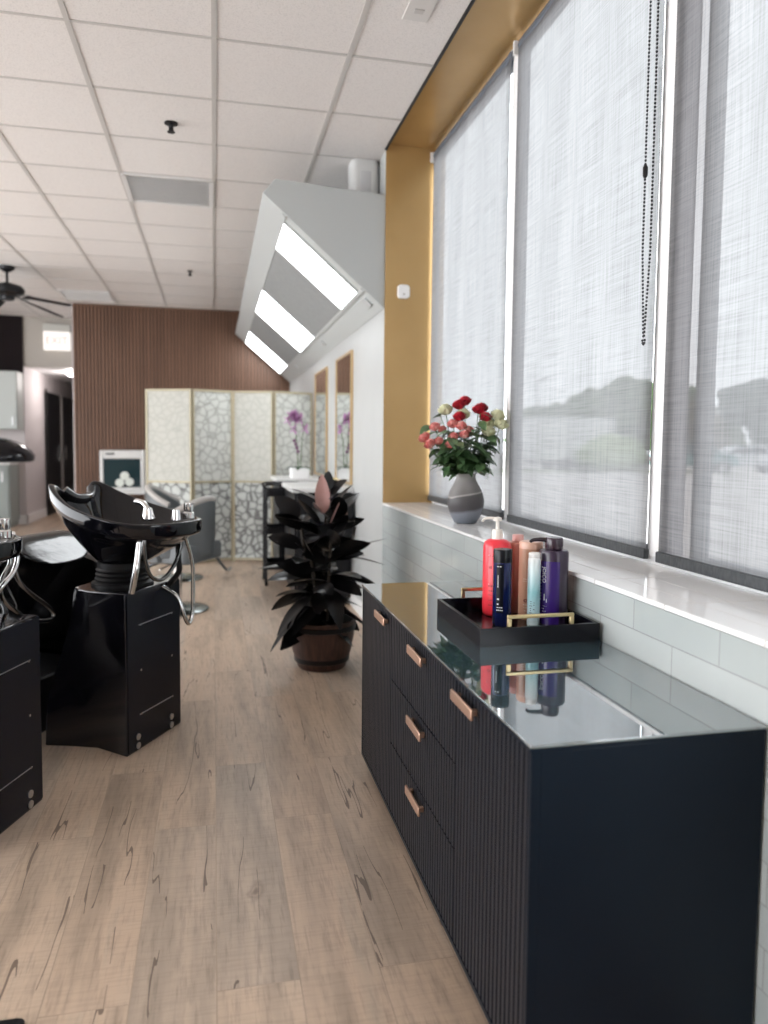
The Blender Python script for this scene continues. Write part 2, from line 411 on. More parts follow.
# windows: frame, glass
bm = BM()
box(bm, (1.36, -2.4, .87), (1.415, JY, .905)); box(bm, (1.36, -2.4, CZ-.01), (1.415, JY, CZ+.03))
struct('trim_5', bm, WHITE_TRIM)
def window(n, y0, y1):
    bm = BM(); d = .025
    box(bm, (1.362, y0, .905), (1.382, y0+d, CZ-.01)); box(bm, (1.362, y1-d, .905), (1.382, y1, CZ-.01))
    box(bm, (1.362, y0+d, .905), (1.382, y1-d, .935)); box(bm, (1.362, y0+d, CZ-.05), (1.382, y1-d, CZ-.01))
    f = struct('window_%d' % n, bm, ALU_DARK)
    bm = BM(); box(bm, (1.370, y0+d, .935), (1.375, y1-d, CZ-.05)); obj('pane', bm, GLASS, f)
window(1, 3.35, JY); window(2, 2.13, 3.255); window(3, .75, 1.90); window(4, -.6, .66)
def post(n, y0, y1, m, x0=1.362):
    bm = BM(); box(bm, (x0, y0, .905), (1.384, y1, CZ-.01)); struct('trim_%d' % n, bm, m)
post(6, 3.255, 3.35, WHITE_TRIM, 1.348); post(7, 2.045, 2.13, WHITE_TRIM, 1.348); post(8, 2.0, 2.045, ALU_DARK); post(9, 1.90, 1.935, ALU_DARK); post(10, .66, .75, WHITE_TRIM)

bm = BM(); box(bm, (-5.6, -2.5, 0), (1.5, -2.4, CZ+.1)); struct('wall_sky_blocker', bm, mat('sky_blocker_taupe', (.20, .19, .18), .8, spec=.2))  # unseen dark wall behind the camera, added so black surfaces don't mirror the sky
# far wall with walnut slats, corridor at its left
bm = BM(); box(bm, (-1.8, 10.66, 0), (WX+.5, 17.6, CZ+.12)); struct('wall_back', bm, SLATBACK)
bm = BM(); k = 0; x = -1.8
while x < WX-.03:
    box(bm, (x, 10.625, 0), (x+.03, 10.66, CZ)); x += .0445
struct('trim_11', bm, SLAT)
bm = BM(); box(bm, (-1.815, 10.63, 0), (-1.80, 17.6, CZ)); struct('wall_corridor_right', bm, PINK_WALL)
bm = BM(); box(bm, (-2.72, 12.0, 2.33), (-1.815, 12.15, CZ+.1)); struct('wall_header', bm, BEIGE_WALL)
bm = BM(); box(bm, (-2.72, 12.15, 2.33), (-1.815, 17.6, 2.43)); struct('ceiling_corridor', bm, WHITE_TRIM)
bm = BM(); box(bm, (-5.6, 12.0, 0), (-2.72, 17.6, CZ+.1)); struct('wall_back_left', bm, PINK_WALL)
bm = BM(); box(bm, (-2.72, 17.5, 0), (-1.815, 17.6, 2.33)); struct('wall_corridor_end', bm, PINK_WALL)
bm = BM(); box(bm, (-2.86, 11.982, 0), (-2.702, 12.0, .14)); box(bm, (-2.72, 11.982, 0), (-2.702, 13.3, .14)); struct('baseboard_corridor', bm, WHITE_TRIM)
bm = BM(); box(bm, (-5.7, 8.8, 0), (-5.6, 17.6, CZ+.1)); struct('wall_left', bm, WHITE_WALL)
# dark double door on the corridor's left wall
bm = BM(); box(bm, (-2.722, 13.40, 0), (-2.69, 14.52, 2.05)); d = struct('door_1', bm, BLACK_PLASTIC)
bm = BM(); box(bm, (-2.69, 13.30, 0), (-2.685, 13.40, 2.1)); bm2 = bm; obj('door_frame', bm2, BLACKLINE, d)
bm = BM(); box(bm, (-2.69, 14.30, .9), (-2.65, 14.33, 1.15)); obj('door_handle', bm, CHROME, d)
bm = BM(); box(bm, (-2.722, 14.68, 0), (-2.69, 15.85, 2.05)); d = struct('door_2', bm, BLACK_PLASTIC)
bm = BM(); box(bm, (-2.69, 14.78, .9), (-2.65, 14.81, 1.15)); obj('door_handle', bm, CHROME, d)
bm = BM(); box(bm, (-2.722, 14.52, 0), (-2.68, 14.68, 2.05)); struct('trim_12', bm, GRID)

# ------------------------------------------------------------------ ceiling things
def vent(x0, y0, label):
    t = tag(empty('ceiling_vent', (x0+.307, y0+.307, CZ-.012)), label, 'vent', )
    bm = BM(); a = .29
    for s in (-1, 1):
        box(bm, (-a, s*a-.015, -.002), (a, s*a+.015, .008)); box(bm, (s*a-.015, -a, -.002), (s*a+.015, a, .008))
    obj('frame', bm, mat('vent_frame', (.66, .65, .64), .5), t)
    bm = BM()
    for k in range(22):
        y = -.27 + k*.0257; prism(bm, [(-.275, y, .0), (-.275, y+.014, .008), (-.275, y+.012, .009), (-.275, y-.002, .002)], (.55, 0, 0))
    obj('grille', bm, mat('vent_grille', (.72, .71, .70), .6), t)
    bm = BM(); box(bm, (-.275, -.275, .0085), (.275, .275, .0105)); obj('backing', bm, mat('vent_back', (.5, .5, .5), .8), t)
vent(-.606, 5.416, 'square grey louvred air vent in the ceiling, nearer one, left of the slanted light box')
vent(-1.836, 9.735, 'square grey air vent in the ceiling far back, just before the wood slat wall')
def sprinkler(x, y, r, label):
    t = tag(empty('fire_sprinkler', (x, y, CZ)), label, 'sprinkler')
    bm = BM(); lathe(bm, [(.0, -.008), (r, -.006), (r, 0), (.0, 0)], seg=24, cap=False); obj('escutcheon', bm, BLACK_PLASTIC, t, smooth=.6)
    bm = BM(); lathe(bm, [(.012, -.045), (.014, -.03), (.009, -.02), (.012, -.006)], seg=12)
    lathe(bm, [(.022, -.052), (.022, -.048)], seg=16); box(bm, (-.014, -.002, -.048), (-.011, .002, -.01)); box(bm, (.011, -.002, -.048), (.014, .002, -.01))
    obj('sprinkler_head', bm, BLACK_PLASTIC, t)
sprinkler(-.228, 4.541, .038, 'small black fire sprinkler on a ceiling tile, nearest to the camera')
sprinkler(-.238, 8.32, .03, 'small dark fire sprinkler on the ceiling near the far slat wall')
bm = BM(); box(bm, (-.055, -.11, -.006), (.055, .11, 0)); t = tag(empty('ceiling_access_plate', (.84, 3.10, CZ)), 'small flat white plate stuck on a ceiling tile above the window recess', 'plate')
obj('plate', bm, mat('plate_white', (.62, .60, .58), .6), t, bevel=.002)
bm = BM(); box(bm, (-.02, .02, -.009), (.02, .05, -.006)); obj('indicator', bm, GRID, t)

# ceiling fan
FANB = mat('fan_black', (.008, .008, .009), .6, spec=.1)
t = tag(empty('ceiling_fan', (-2.09, 8.6, CZ)), 'black ceiling fan hanging at the left in front of the corridor', 'fan')
bm = BM(); lathe(bm, [(.075, 0), (.07, -.03), (.03, -.06)], seg=24); obj('canopy', bm, BLACK_PLASTIC, t, smooth=.6)
bm = BM(); cyl(bm, (0, 0, -.05), (0, 0, -.19), .014, 12); obj('rod', bm, BLACK_PLASTIC, t)
bm = BM(); lathe(bm, [(.04, -.17), (.14, -.20), (.165, -.23), (.165, -.275), (.12, -.30), (.07, -.31), (.065, -.345), (.03, -.355)], seg=28); obj('motor_housing', bm, BLACK_PLASTIC, t, smooth=.6)
for k in range(5):
    a = math.radians(-19 + 72*k); c, s = math.cos(a), math.sin(a)
    def P(r, w_, z): return (c*r - s*w_, s*r + c*w_, z)
    bm = BM(); prism(bm, [P(.2, -.055, -.34), P(.45, -.075, -.385), P(.66, -.075, -.425), P(.69, -.04, -.425), P(.69, .04, -.405), P(.66, .075, -.39), P(.45, .075, -.35), P(.2, .055, -.305)], (0, 0, .008))
    b = obj('blade', bm, FANB, t)
    bm = BM(); prism(bm, [P(.10, -.02, -.302), P(.24, -.035, -.314), P(.24, .035, -.306), P(.10, .02, -.30)], (0, 0, .006)); obj('blade_bracket', bm, ALU_DARK, b)

# exit sign, corridor lamp
t = tag(empty('exit_sign', (-2.24, 11.93, 2.87)), 'glowing white exit sign box on the beige header above the corridor', 'sign')
bm = BM(); box(bm, (-.185, -.03, -.30), (.185, .03, -.03)); obj('light_box', bm, mat('exit_face', (.45, .42, .40), .4, emit=(1, .93, .88), es=.42), t, bevel=.01)
bm = BM(); box(bm, (-.19, -.035, -.03), (.19, .069, .08)); obj('mounting_box', bm, mat('exit_mount', (.5, .5, .46), .5), t, bevel=.008)
text_mesh('EXIT', .15, mat('exit_letters', (.8, .35, .3), .5, emit=(1, .45, .4), es=.25), 'lettering', t, lambda u, v, w: (u, -.032-w, v-.165))
t = tag(empty('corridor_light', (-2.16, 12.8, 2.33)), 'round glowing flush light on the corridor ceiling', 'light')
bm = BM(); lathe(bm, [(.02, -.07), (.09, -.055), (.125, -.02), (.13, 0)], seg=24); obj('diffuser', bm, mat('corridor_diffuser', (.9, .9, .9), .4, emit=(1, .95, .9), es=2.5), t, smooth=1.)
bm = BM(); lathe(bm, [(.135, -.012), (.14, 0)], seg=24); obj('rim', bm, WHITE_TRIM, t)
lp = bpy.data.lights.new('corridor_lamp', 'POINT'); lp.energy = 9; lp.shadow_soft_size = .12; lp.color = (1, .93, .9)
lo = bpy.data.objects.new('corridor_lamp', lp); COL.objects.link(lo); lo.location = (0, 0, -.16); lo.parent = t

# left back: dark slat panel, wall cabinet, base cabinet, hood dryer
bm = BM(); box(bm, (-4.6, 11.97, 2.23), (-2.72, 12.0, CZ))
x = -4.6
while x < -2.74: box(bm, (x, 11.95, 2.23), (x+.03, 11.97, CZ)); x += .045
struct('trim_13', bm, DARK_SLAT)
t = tag(empty('wall_cabinet', (-3.2, 11.99, 1.40)), 'white wall cabinet below the dark slat panel at the left edge', 'cabinet')
bm = BM(); box(bm, (-.62, -.34, 0), (.47, 0, .83)); obj('cabinet_body', bm, CABWHITE, t, bevel=.006)
for x0, hx in ((-.615, -.12), (-.07, .40)):
    bm = BM(); box(bm, (x0, -.362, .01), (x0+.53, -.342, .82)); d = obj('door', bm, CABWHITE, t, bevel=.004)
    bm = BM(); box(bm, (hx, -.38, .06), (hx+.012, -.364, .18)); obj('handle', bm, BRUSHED, d)
t = tag(empty('base_cabinet', (-3.25, 11.98, 0)), 'pale grey floor cabinet at the left edge under the wall cabinet', 'cabinet')
bm = BM(); box(bm, (-.65, -.5, .08), (.44, 0, .90)); box(bm, (-.63, -.45, 0), (.42, 0, .08)); obj('cabinet_body', bm, CABGREY, t, bevel=.005)
for x0 in (-.64, -.10):
    bm = BM(); box(bm, (x0, -.52, .1), (x0+.52, -.502, .88)); d = obj('door', bm, CABGREY, t, bevel=.004)
    bm = BM(); box(bm, (x0+.44, -.537, .66), (x0+.452, -.522, .80)); obj('handle', bm, BRUSHED, d)
bm = BM(); box(bm, (-.66, -.53, .90), (.45, 0, .93)); obj('countertop', bm, LAMINATE, t, bevel=.004)
t = tag(empty('hood_dryer', (-2.72, 10.6, 0)), 'black dome hair dryer on a stand at the left edge by the white cabinets', 'hair dryer')
bm = BM(); lathe(bm, [(.38, .98), (.42, 1.0), (.425, 1.05), (.38, 1.12), (.28, 1.20), (.15, 1.26), (.03, 1.28)], seg=32); obj('hood', bm, BLACK_GLOSS, t, smooth=1.)
bm = BM(); lathe(bm, [(.37, .965), (.41, .975), (.41, .995), (.37, .995)], seg=32); obj('visor_rim', bm, BLACK_PLASTIC, t, smooth=.6)
bm = BM(); tube(bm, [(-.50, 0, .06), (-.50, 0, 1.1), (-.45, 0, 1.30), (-.2, 0, 1.34), (-.03, 0, 1.27)], .02, 10, 5); obj('stand_pole', bm, BLACK_PLASTIC, t, smooth=1.)
bm = BM(); lathe(bm, [(.24, 0), (.24, .03), (.04, .06)], (-.50, 0, 0), 24); obj('base', bm, BLACK_PLASTIC, t, smooth=.6)
bm = BM(); ball(bm, (-.02, 0, 1.285), .035); obj('knob', bm, BRUSHED, t, smooth=3)

# white box with dark glass front against the slat wall, on a small table
t = tag(empty('side_table', (-1.165, 10.42, 0)), 'small white table against the slat wall, behind the nearer shampoo bowl', 'table')
bm = BM(); box(bm, (-.33, -.22, .56), (.33, .18, .60)); obj('tabletop', bm, LAMINATE, t, bevel=.004)
for sx in (-1, 1):
    for sy in (-.2, .16):
        bm = BM(); box(bm, (sx*.3-.018, sy-.018, 0), (sx*.3+.018, sy+.018, .56)); obj('leg', bm, LAMINATE, t)
t = tag(empty('towel_warmer', (-1.165, 10.43, .60)), 'white box with a dark glass front holding rolled towels, before the slat wall', 'towel warmer')
bm = BM()
a = .275
box(bm, (-a, -.19, 0), (-a+.045, .15, .53)); box(bm, (a-.045, -.19, 0), (a, .15, .53)); box(bm, (-a+.045, -.19, 0), (a-.045, .15, .05)); box(bm, (-a+.045, -.19, .42), (a-.045, .15, .53)); box(bm, (-a+.045, .12, .05), (a-.045, .15, .42))
obj('casing', bm, LAMINATE, t, bevel=.012)
bm = BM(); box(bm, (-a+.046, -.175, .051), (a-.046, -.165, .419)); obj('glass_door', bm, DARKGLASS, t)
bm = BM(); box(bm, (-.2, -.194, .475), (-.09, -.19, .495)); obj('maker_plate', bm, BLACK_PLASTIC, t)
for k, (x, z) in enumerate(((-.03, .11), (.09, .12), (.03, .20))):
    bm = BM(); tube(bm, [(x, -.205, z), (x+.0, -.178, z)], .055, 14); obj('rolled_towel', bm, mat('towel_white', (.62, .66, .62), .9), t, smooth=.8)

# ------------------------------------------------------------------ folding screen
t = tag(empty('folding_screen', (.2, 7.95, 0)), 'white four panel folding screen pierced with pebble shapes, gold frame', 'folding screen')
PTS = [(-.68, 8.03), (-.215, 7.83), (.19, 7.98), (.60, 7.84), (1.02, 7.97)]
Hs = 1.78
def frm(bm, p, q, a0, a1, z0, z1, th=.012):
    p = Vector((*p, 0)); q = Vector((*q, 0)); d = (q-p).normalized(); n = Vector((-d.y, d.x, 0))*th
    A = p + d*a0; B = p + d*a1
    prism(bm, [A-n+Vector((0, 0, z0)), B-n+Vector((0, 0, z0)), B+n+Vector((0, 0, z0)), A+n+Vector((0, 0, z0))], (0, 0, z1-z0))
for k in range(4):
    p, q = PTS[k], PTS[k+1]; L = (Vector(p)-Vector(q)).length; e = .018
    bm = BM()
    frm(bm, p, q, .006, e+.006, .0, Hs); frm(bm, p, q, L-e-.006, L-.006, .0, Hs)
    for z in (.02, .83, Hs-.022): frm(bm, p, q, e, L-e, z, z+.022)
    f = obj('panel_frame', bm, SCR_FRAME, t, world=True)
    bm = BM(); frm(bm, p, q, e, L-e, .042, .83, .004); obj('lower_fretwork', bm, SCR_LOW, f, world=True)
    bm = BM(); frm(bm, p, q, e, L-e, .852, Hs-.022, .004); obj('upper_fretwork', bm, SCR_UP2 if k % 2 else SCR_UP, f, world=True)

# ------------------------------------------------------------------ slanted light box (soffit) on the mirror wall
HY0, HY1 = 4.63, 10.6
prof = [(1.04, 2.09), (.29, 2.735), (.365, 2.825), (1.04, 2.785)]
t = tag(empty('light_canopy', (.7, HY0, 2.1)), 'long white wedge-shaped light box slanting down over the mirrors', 'light box')
bm = BM(); prism(bm, [(x, HY0, z) for x, z in prof], (0, HY1-HY0, 0)); obj('canopy_shell', bm, HOOD_WHITE, t, world=True, bevel=.004)
ud = Vector((.75, 0, -.645)).normalized(); un = Vector((-.645, 0, -.75)).normalized(); P0 = Vector((.29, 0, 2.735)); UL = math.hypot(.75, .645)
def under(bm, a0, a1, y0, y1, h0, h1):
    q = [P0 + ud*a + un*h0 + Vector((0, y, 0)) for a, y in ((a0, y0), (a1, y0), (a1, y1), (a0, y1))]
    prism(bm, q, un*(h1-h0))
lights = [(4.77, 5.38), (6.87, 8.0), (9.45, 10.52)]
panels = [(5.43, 6.82), (8.05, 9.40)]
for y0, y1 in panels:
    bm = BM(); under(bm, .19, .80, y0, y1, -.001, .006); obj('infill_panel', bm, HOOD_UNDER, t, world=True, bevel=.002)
bm = BM(); under(bm, .165, .19, HY0+.01, HY1, 0, .010); under(bm, .80, .825, HY0+.01, HY1, 0, .010)
for y0, y1 in lights:
    under(bm, .19, .80, y0-.03, y0, 0, .010); under(bm, .19, .80, y1, y1+.03, 0, .010)
obj('grid_rail', bm, HOOD_WHITE, t, world=True)
for y0, y1 in lights:
    bm = BM(); under(bm, .19, .80, y0, y1, -.001, .007); obj('light_diffuser', bm, LIGHT, t, world=True)
for y in (4.74, 6.75, 9.0):
    bm = BM(); under(bm, .86, .92, y, y+.10, 0, .012); obj('sensor_knob', bm, ALU_GREY, t, world=True, bevel=.003)

# speaker on top of the box
t = tag(empty('wall_speaker', (.945, 4.86, 2.795)), 'white rounded speaker on top of the slanted light box, close to the ceiling', 'speaker')
bm = BM(); rs = [[(x, y, z) for x, y in roundrect(.185*s, .16*s, .05*s, 5)] for z, s in ((0, .93), (.012, 1), (.232, 1), (.25, .93))]
rings(bm, rs); obj('speaker_body', bm, LAMINATE, t, smooth=.7)
bm = BM(); rs = [[(x, y-.003, z) for x, y in roundrect(.13, .16, .045, 5)] for z in (.03, .175)]
rings(bm, rs); obj('speaker_grille', bm, mat('speaker_grille', (.52, .52, .53), .7), t, smooth=.7)
bm = BM(); box(bm, (.09, -.03, .06), (.095, .03, .16)); obj('wall_bracket', bm, BRUSHED, t)

# small white sensor on the gold jamb
t = tag(empty('wall_sensor', (1.155, JY, 2.195)), 'small white rounded square sensor on the gold window jamb', 'sensor')
bm = BM(); rs = [[(x, -y0, z) for x, z in roundrect(.078*s, .085*s, .022*s, 5)] for y0, s in ((0, 1), (.018, 1), (.024, .9))]
rings(bm, rs); obj('sensor_body', bm, PORCELAIN, t, smooth=.7)
bm = BM(); lathe(bm, [(.0, 0), (.008, 0), (.008, .001), (0, .001)], seg=12, cap=False); bmesh.ops.rotate(bm, matrix=Matrix.Rotation(PI/2, 3, 'X'), verts=bm.verts); bmesh.ops.translate(bm, vec=(0, -.0245, -.018), verts=bm.verts)
obj('sensor_button', bm, GRID, t)

# ------------------------------------------------------------------ window shades
def shade(y0, y1, label, cordy=None, zc=1.5, seed=0.):
    t = tag(empty('roller_shade', (1.335, (y0+y1)/2, CZ)), label, 'window shade')
    w2 = (y1-y0)/2
    bm = BM(); n, mz = 60, 24; V = []
    for j in range(mz+1):
        z = -(CZ-.925) * j/mz
        V.append([bm.verts.new((.004*noise.noise(Vector((seed + i*.11, j*.05, 0))) + .003*noise.noise(Vector((seed + i*.5, j*.03, 4))), -w2 + 2*w2*i/n, z)) for i in range(n+1)])
    for a, b in zip(V, V[1:]):
        for i in range(n): bm.faces.new((a[i], a[i+1], b[i+1], b[i]))
    obj('shade_cloth', bm, CLOTH, t, smooth=3)
    bm = BM(); box(bm, (-.010, -w2, -(CZ-.893)), (.010, w2, -(CZ-.927))); obj('hem_bar', bm, HEM, t, bevel=.004)
    bm = BM(); tube(bm, [(.025, -w2, -.02), (.025, w2, -.02)], .028, 16); obj('roller_tube', bm, mat('roller_blue_grey', (.10, .12, .15), .5), t, smooth=.7)
    if cordy is not None:
        bm = BM(); L = CZ - zc
        for s in (-1, 1):
            k = 0; z = -.02
            while z > -L:
                yy = s*.026*min(1, (z+L)/.35+.25); ball(bm, (-.03 + .003*s, cordy-(y0+y1)/2 + yy, z), .0042, 6); z -= .0115
        for k in range(5):
            a = -PI*k/4*1.; ball(bm, (-.03, cordy-(y0+y1)/2 + .0065*math.cos(a), -L - .006 + .012*math.sin(a)), .0042, 6)
        obj('bead_chain', bm, BLACK_PLASTIC, t)
        bm = BM(); lathe(bm, [(.004, -.02), (.008, -.012), (.008, .012), (.004, .02)], (-.027, cordy-(y0+y1)/2+.026, -.95), 10); obj('chain_stop', bm, BLACK_PLASTIC, t)
    bm = BM(); box(bm, (-.02, w2-.0, -.06), (.045, w2+.012, .0)); obj('end_bracket', bm, WHITE_TRIM, t)
    return t
shade(3.345, 4.585, 'grey mesh window shade beside the gold jamb, farthest of the three', None, seed=3.)
shade(2.118, 3.262, 'grey mesh window shade behind the bottles with a black bead chain', 2.125, 1.585, seed=11.)
shade(.78, 2.055, 'grey mesh window shade at the right edge, nearest of the three', None, seed=23.)

# ------------------------------------------------------------------ sideboard
CX0, CX1, CY0, CY1, CT, CB = .548, 1.034, 1.212, 2.775, .716, .052
t = tag(empty('sideboard', (.79, 1.99, 0)), 'dark navy sideboard with fluted fronts, rose gold handles and smoked glass top', 'sideboard')
SB = t
bm = BM(); box(bm, (CX0+.02, CY0, CB), (CX1, CY1, CT-.014)); obj('carcass', bm, NAVY, t, world=True, bevel=.0015)
bm = BM(); box(bm, (CX0, CY0, CT-.014), (CX1, CY1, CT-.006)); obj('top_rail', bm, NAVY, t, world=True)
bm = BM(); box(bm, (CX0-.002, CY0-.002, CT-.006), (CX1, CY1+.001, CT)); obj('glass_top', bm, TOP, t, world=True, bevel=.001)
bm = BM(); box(bm, (CX0+.002, CY0, CB), (CX0+.02, CY0+.012, CT-.014)); box(bm, (CX0+.002, CY1-.012, CB), (CX0+.02, CY1, CT-.014)); box(bm, (CX0+.002, CY0+.012, CB), (CX0+.02, CY1-.012, CB+.012)); obj('front_edge', bm, NAVY, t, world=True)
def front(name, y0, y1, z0, z1, hy, hz):
    bm = BM(); box(bm, (CX0+.010, y0, z0), (CX0+.0195, y1, z1))
    n = max(1, round((y1-y0)/.0215)); p = (y1-y0)/n
    for k in range(n):
        a = y0 + k*p; prism(bm, [(CX0+.010, a+.0022, z0), (CX0+.003, a+.005, z0), (CX0+.003, a+p-.005, z0), (CX0+.010, a+p-.0022, z0)], (0, 0, z1-z0))
    f = obj(name, bm, NAVY_FRONT, SB, world=True)
    bm = BM(); box(bm, (CX0-.017, hy, hz-.0125), (CX0-.0095, hy+.145, hz+.0125))
    box(bm, (CX0-.0096, hy+.012, hz-.007), (CX0+.004, hy+.024, hz+.007)); box(bm, (CX0-.0096, hy+.121, hz-.007), (CX0+.004, hy+.133, hz+.007))
    obj('handle', bm, ROSE_GOLD, f, world=True, bevel=.0025)
g = .0025
zt = CT-.017; zb = CB+.015
front('door', CY0+.014, 1.640-g, zb, zt, 1.485, .672)
for z0, z1 in ((.497+g, zt), (.290+g, .497-g), (zb, .290-g)):
    front('drawer', 1.640+g, 2.303-g, z0, z1, 1.89, min(z1-.03, .672))
front('door', 2.303+g, CY1-.014, zb, zt, 2.335, .672)
for x in (CX0+.05, CX1-.05):
    for y in (CY0+.12, CY1-.17):
        bm = BM(); lathe(bm, [(.009, 0), (.013, CB)], (x, y, 0), 14); obj('leg', bm, ROSE_GOLD, t, world=True, smooth=.6)

# ------------------------------------------------------------------ tray and bottles
TX0, TX1, TY0, TY1 = .682, 1.028, 1.842, 2.235
ZT = CT
t = tag(empty('serving_tray', ((TX0+TX1)/2, (TY0+TY1)/2, ZT)), 'black lacquered rectangular tray with gold handles on the sideboard', 'tray')
bm = BM(); box(bm, (TX0, TY0, ZT), (TX1, TY1, ZT+.008)); obj('tray_bottom', bm, LACQ, t, world=True)
bm = BM(); w_ = .011
for a, b in (((TX0, TY0), (TX1, TY0+w_)), ((TX0, TY1-w_), (TX1, TY1)), ((TX0, TY0+w_), (TX0+w_, TY1-w_)), ((TX1-w_, TY0+w_), (TX1, TY1-w_))):
    box(bm, (*a, ZT+.008), (*b, ZT+.05))
obj('tray_wall', bm, LACQ, t, world=True, bevel=.0012)
for y in (TY0+.0055, TY1-.0055):
    bm = BM(); x0, x1 = .765, .945
    for x in (x0, x1): box(bm, (x-.006, y-.005, ZT+.0502), (x+.006, y+.005, ZT+.072))
    box(bm, (x0-.006, y-.005, ZT+.072), (x1+.006, y+.005, ZT+.082)); obj('handle', bm, BRASS, t, world=True, bevel=.002)
BZ = ZT+.0085
def wrap(r, th0, sx=1., sy=1.):
    # text running around an upright cylinder; th0: direction the writing faces
    def f(u, v, w):
        a = th0 + u/r; return ((r+.0006+w)*math.cos(a)*sx, (r+.0006+w)*math.sin(a)*sy, v)
    return f
FACE = lambda x, y: math.atan2(-y, -x)
def bottle(name, x, y, label, prof, m, sx=1., sy=1., rot=0.):
    t = tag(empty(name, (x, y, BZ), 0), label, 'bottle')
    bm = BM(); lathe(bm, prof, seg=32, sx=sx, sy=sy); obj('bottle_body', bm, m, t, smooth=.9)
    return t
WHT = plastic('ivory_pump', (.78, .74, .68)); LET_W = mat('white_print', (.75, .75, .78), .5); LET_D = mat('dark_print', (.06, .08, .09), .5); LET_R = mat('deep_red_print', (.35, .02, .03), .5); LET_B = mat('brown_print', (.25, .09, .06), .5)
# red
x, y = .853, 2.170; F = FACE(x, y)
RED = plastic('coral_red_plastic', (.80, .035, .055), .3)
t = bottle('pump_bottle', x, y, 'coral red shampoo bottle with an ivory pump, at the left end of the tray', [(.038, 0), (.042, .004), (.043, .02), (.043, .212), (.040, .225), (.030, .233), (.018, .236)], RED)
bm = BM(); lathe(bm, [(.0175, .236), (.0175, .255), (.015, .265), (.0065, .266), (.0055, .290), (.013, .291), (.013, .301), (.004, .304)], seg=18); obj('pump_collar', bm, WHT, t, smooth=.6)
bm = BM(); tube(bm, [(0, 0, .297), (-.02, .006, .300), (-.038, .012, .297), (-.045, .014, .288)], .0048, 8, 3, .0035); obj('pump_spout', bm, WHT, t, smooth=1.)
def print_rows(parent, r, th0, rows, m, sx=1., sy=1., name='small_print'):
    """rows of tiny print too small to read: (u, v, width, height, word count)"""
    bm = BM(); f = wrap(r, th0, sx, sy); q = random.Random(3)
    for u, v, wd, ht, n in rows:
        step = wd/n
        for k in range(n):
            a = u - wd/2 + k*step; b = a + step*q.uniform(.55, .85); h2 = ht*q.uniform(.7, 1)
            bm.faces.new([bm.verts.new(f(*p, 0)) for p in ((a, v), (b, v), (b, v+h2), (a, v+h2))])
    obj(name, bm, m, parent)
print_rows(t, .043, F-.25, [(-.004, .186, .024, .0025, 2), (-.008, .148, .012, .009, 2), (-.004, .092, .022, .006, 3), (-.006, .078, .015, .004, 2), (-.004, .066, .02, .0025, 3), (-.004, .05, .02, .002, 4), (-.006, .034, .014, .003, 2)], LET_R)
f = wrap(.0432, F-.25)
for v0 in (.187, .0985):
    bm = BM(); bm.faces.new([bm.verts.new(f(u, v0+dv, 0)) for u, dv in ((-.016, 0), (.012, 0), (.012, .003), (-.016, .003))])
    obj('label_stripe', bm, mat('pink_print', (.85, .35, .36), .4), t)
# navy
x, y = .818, 2.035; F = FACE(x, y)
NB = plastic('navy_plastic', (.006, .012, .07), .2); 
t = bottle('shampoo_bottle', x, y, 'slim dark blue bottle with a black cap, in front of the red pump bottle', [(.025, 0), (.027, .003), (.027, .186)], NB)
bm = BM(); lathe(bm, [(.0272, .186), (.0272, .221), (.026, .2235), (.0, .224)], seg=32, cap=False); obj('cap', bm, mat('black_cap', (.004, .005, .008), .25, spec=.25), t, smooth=.6)
print_rows(t, .0277, F-.15, [(-.004, .174, .016, .003, 2), (-.006, .078, .009, .007, 1), (-.006, .064, .009, .004, 1), (-.002, .055, .018, .003, 3), (-.002, .047, .02, .003, 4), (-.008, .115, .002, .04, 1)], LET_W)
bm = BM(); f = wrap(.0272, F-.15); g_ = [[bm.verts.new(f(-.014+.022*i/8, v, 0)) for i in range(9)] for v in (.04, .182)]
for i in range(8): bm.faces.new((g_[0][i], g_[0][i+1], g_[1][i+1], g_[1][i]))
obj('label', bm, mat('black_label', (.003, .004, .008), .3, spec=.2), t)
# pink with flip cap (behind)
x, y = .932, 2.195; F = FACE(x, y)
PK = plastic('salmon_plastic', (.62, .27, .21), .35)
t = bottle('shampoo_bottle', x, y, 'salmon pink bottle with a pink cap, between the red bottle and the tan bottle', [(.032, 0), (.035, .004), (.035, .212), (.031, .222), (.0, .224)], PK)
bm = BM(); lathe(bm, [(.018, .2242), (.018, .242), (.016, .245), (.0, .246)], seg=24, cap=False); obj('cap', bm, plastic('pale_pink_cap', (.72, .38, .34), .35), t, smooth=.6)
# tan
x, y = .934, 2.098; F = FACE(x, y)
TN = plastic('tan_plastic', (.50, .27, .18), .35)
t = bottle('shampoo_bottle', x, y, 'tan bottle with a dark oval mark near its foot, middle of the tray', [(.033, 0), (.0355, .004), (.0355, .215)], TN)
bm = BM(); lathe(bm, [(.0357, .215), (.0357, .232), (.033, .236), (.0, .237)], seg=32, cap=False); obj('cap', bm, plastic('peach_cap', (.66, .40, .30), .35), t, smooth=.6)
bm = BM(); f = wrap(.0356, F-.35); bm.faces.new([bm.verts.new(f(.0085*math.cos(a*PI/8), .060+.006*math.sin(a*PI/8), 0)) for a in range(16)]); obj('oval_mark', bm, LET_B, t)
print_rows(t, .0356, F-.35, [(0, .124, .018, .0025, 4), (.0, .118, .022, .0015, 5), (0, .046, .018, .003, 3), (0, .038, .014, .002, 3), (0, .028, .01, .002, 2)], mat('pale_print', (.68, .56, .46), .5))
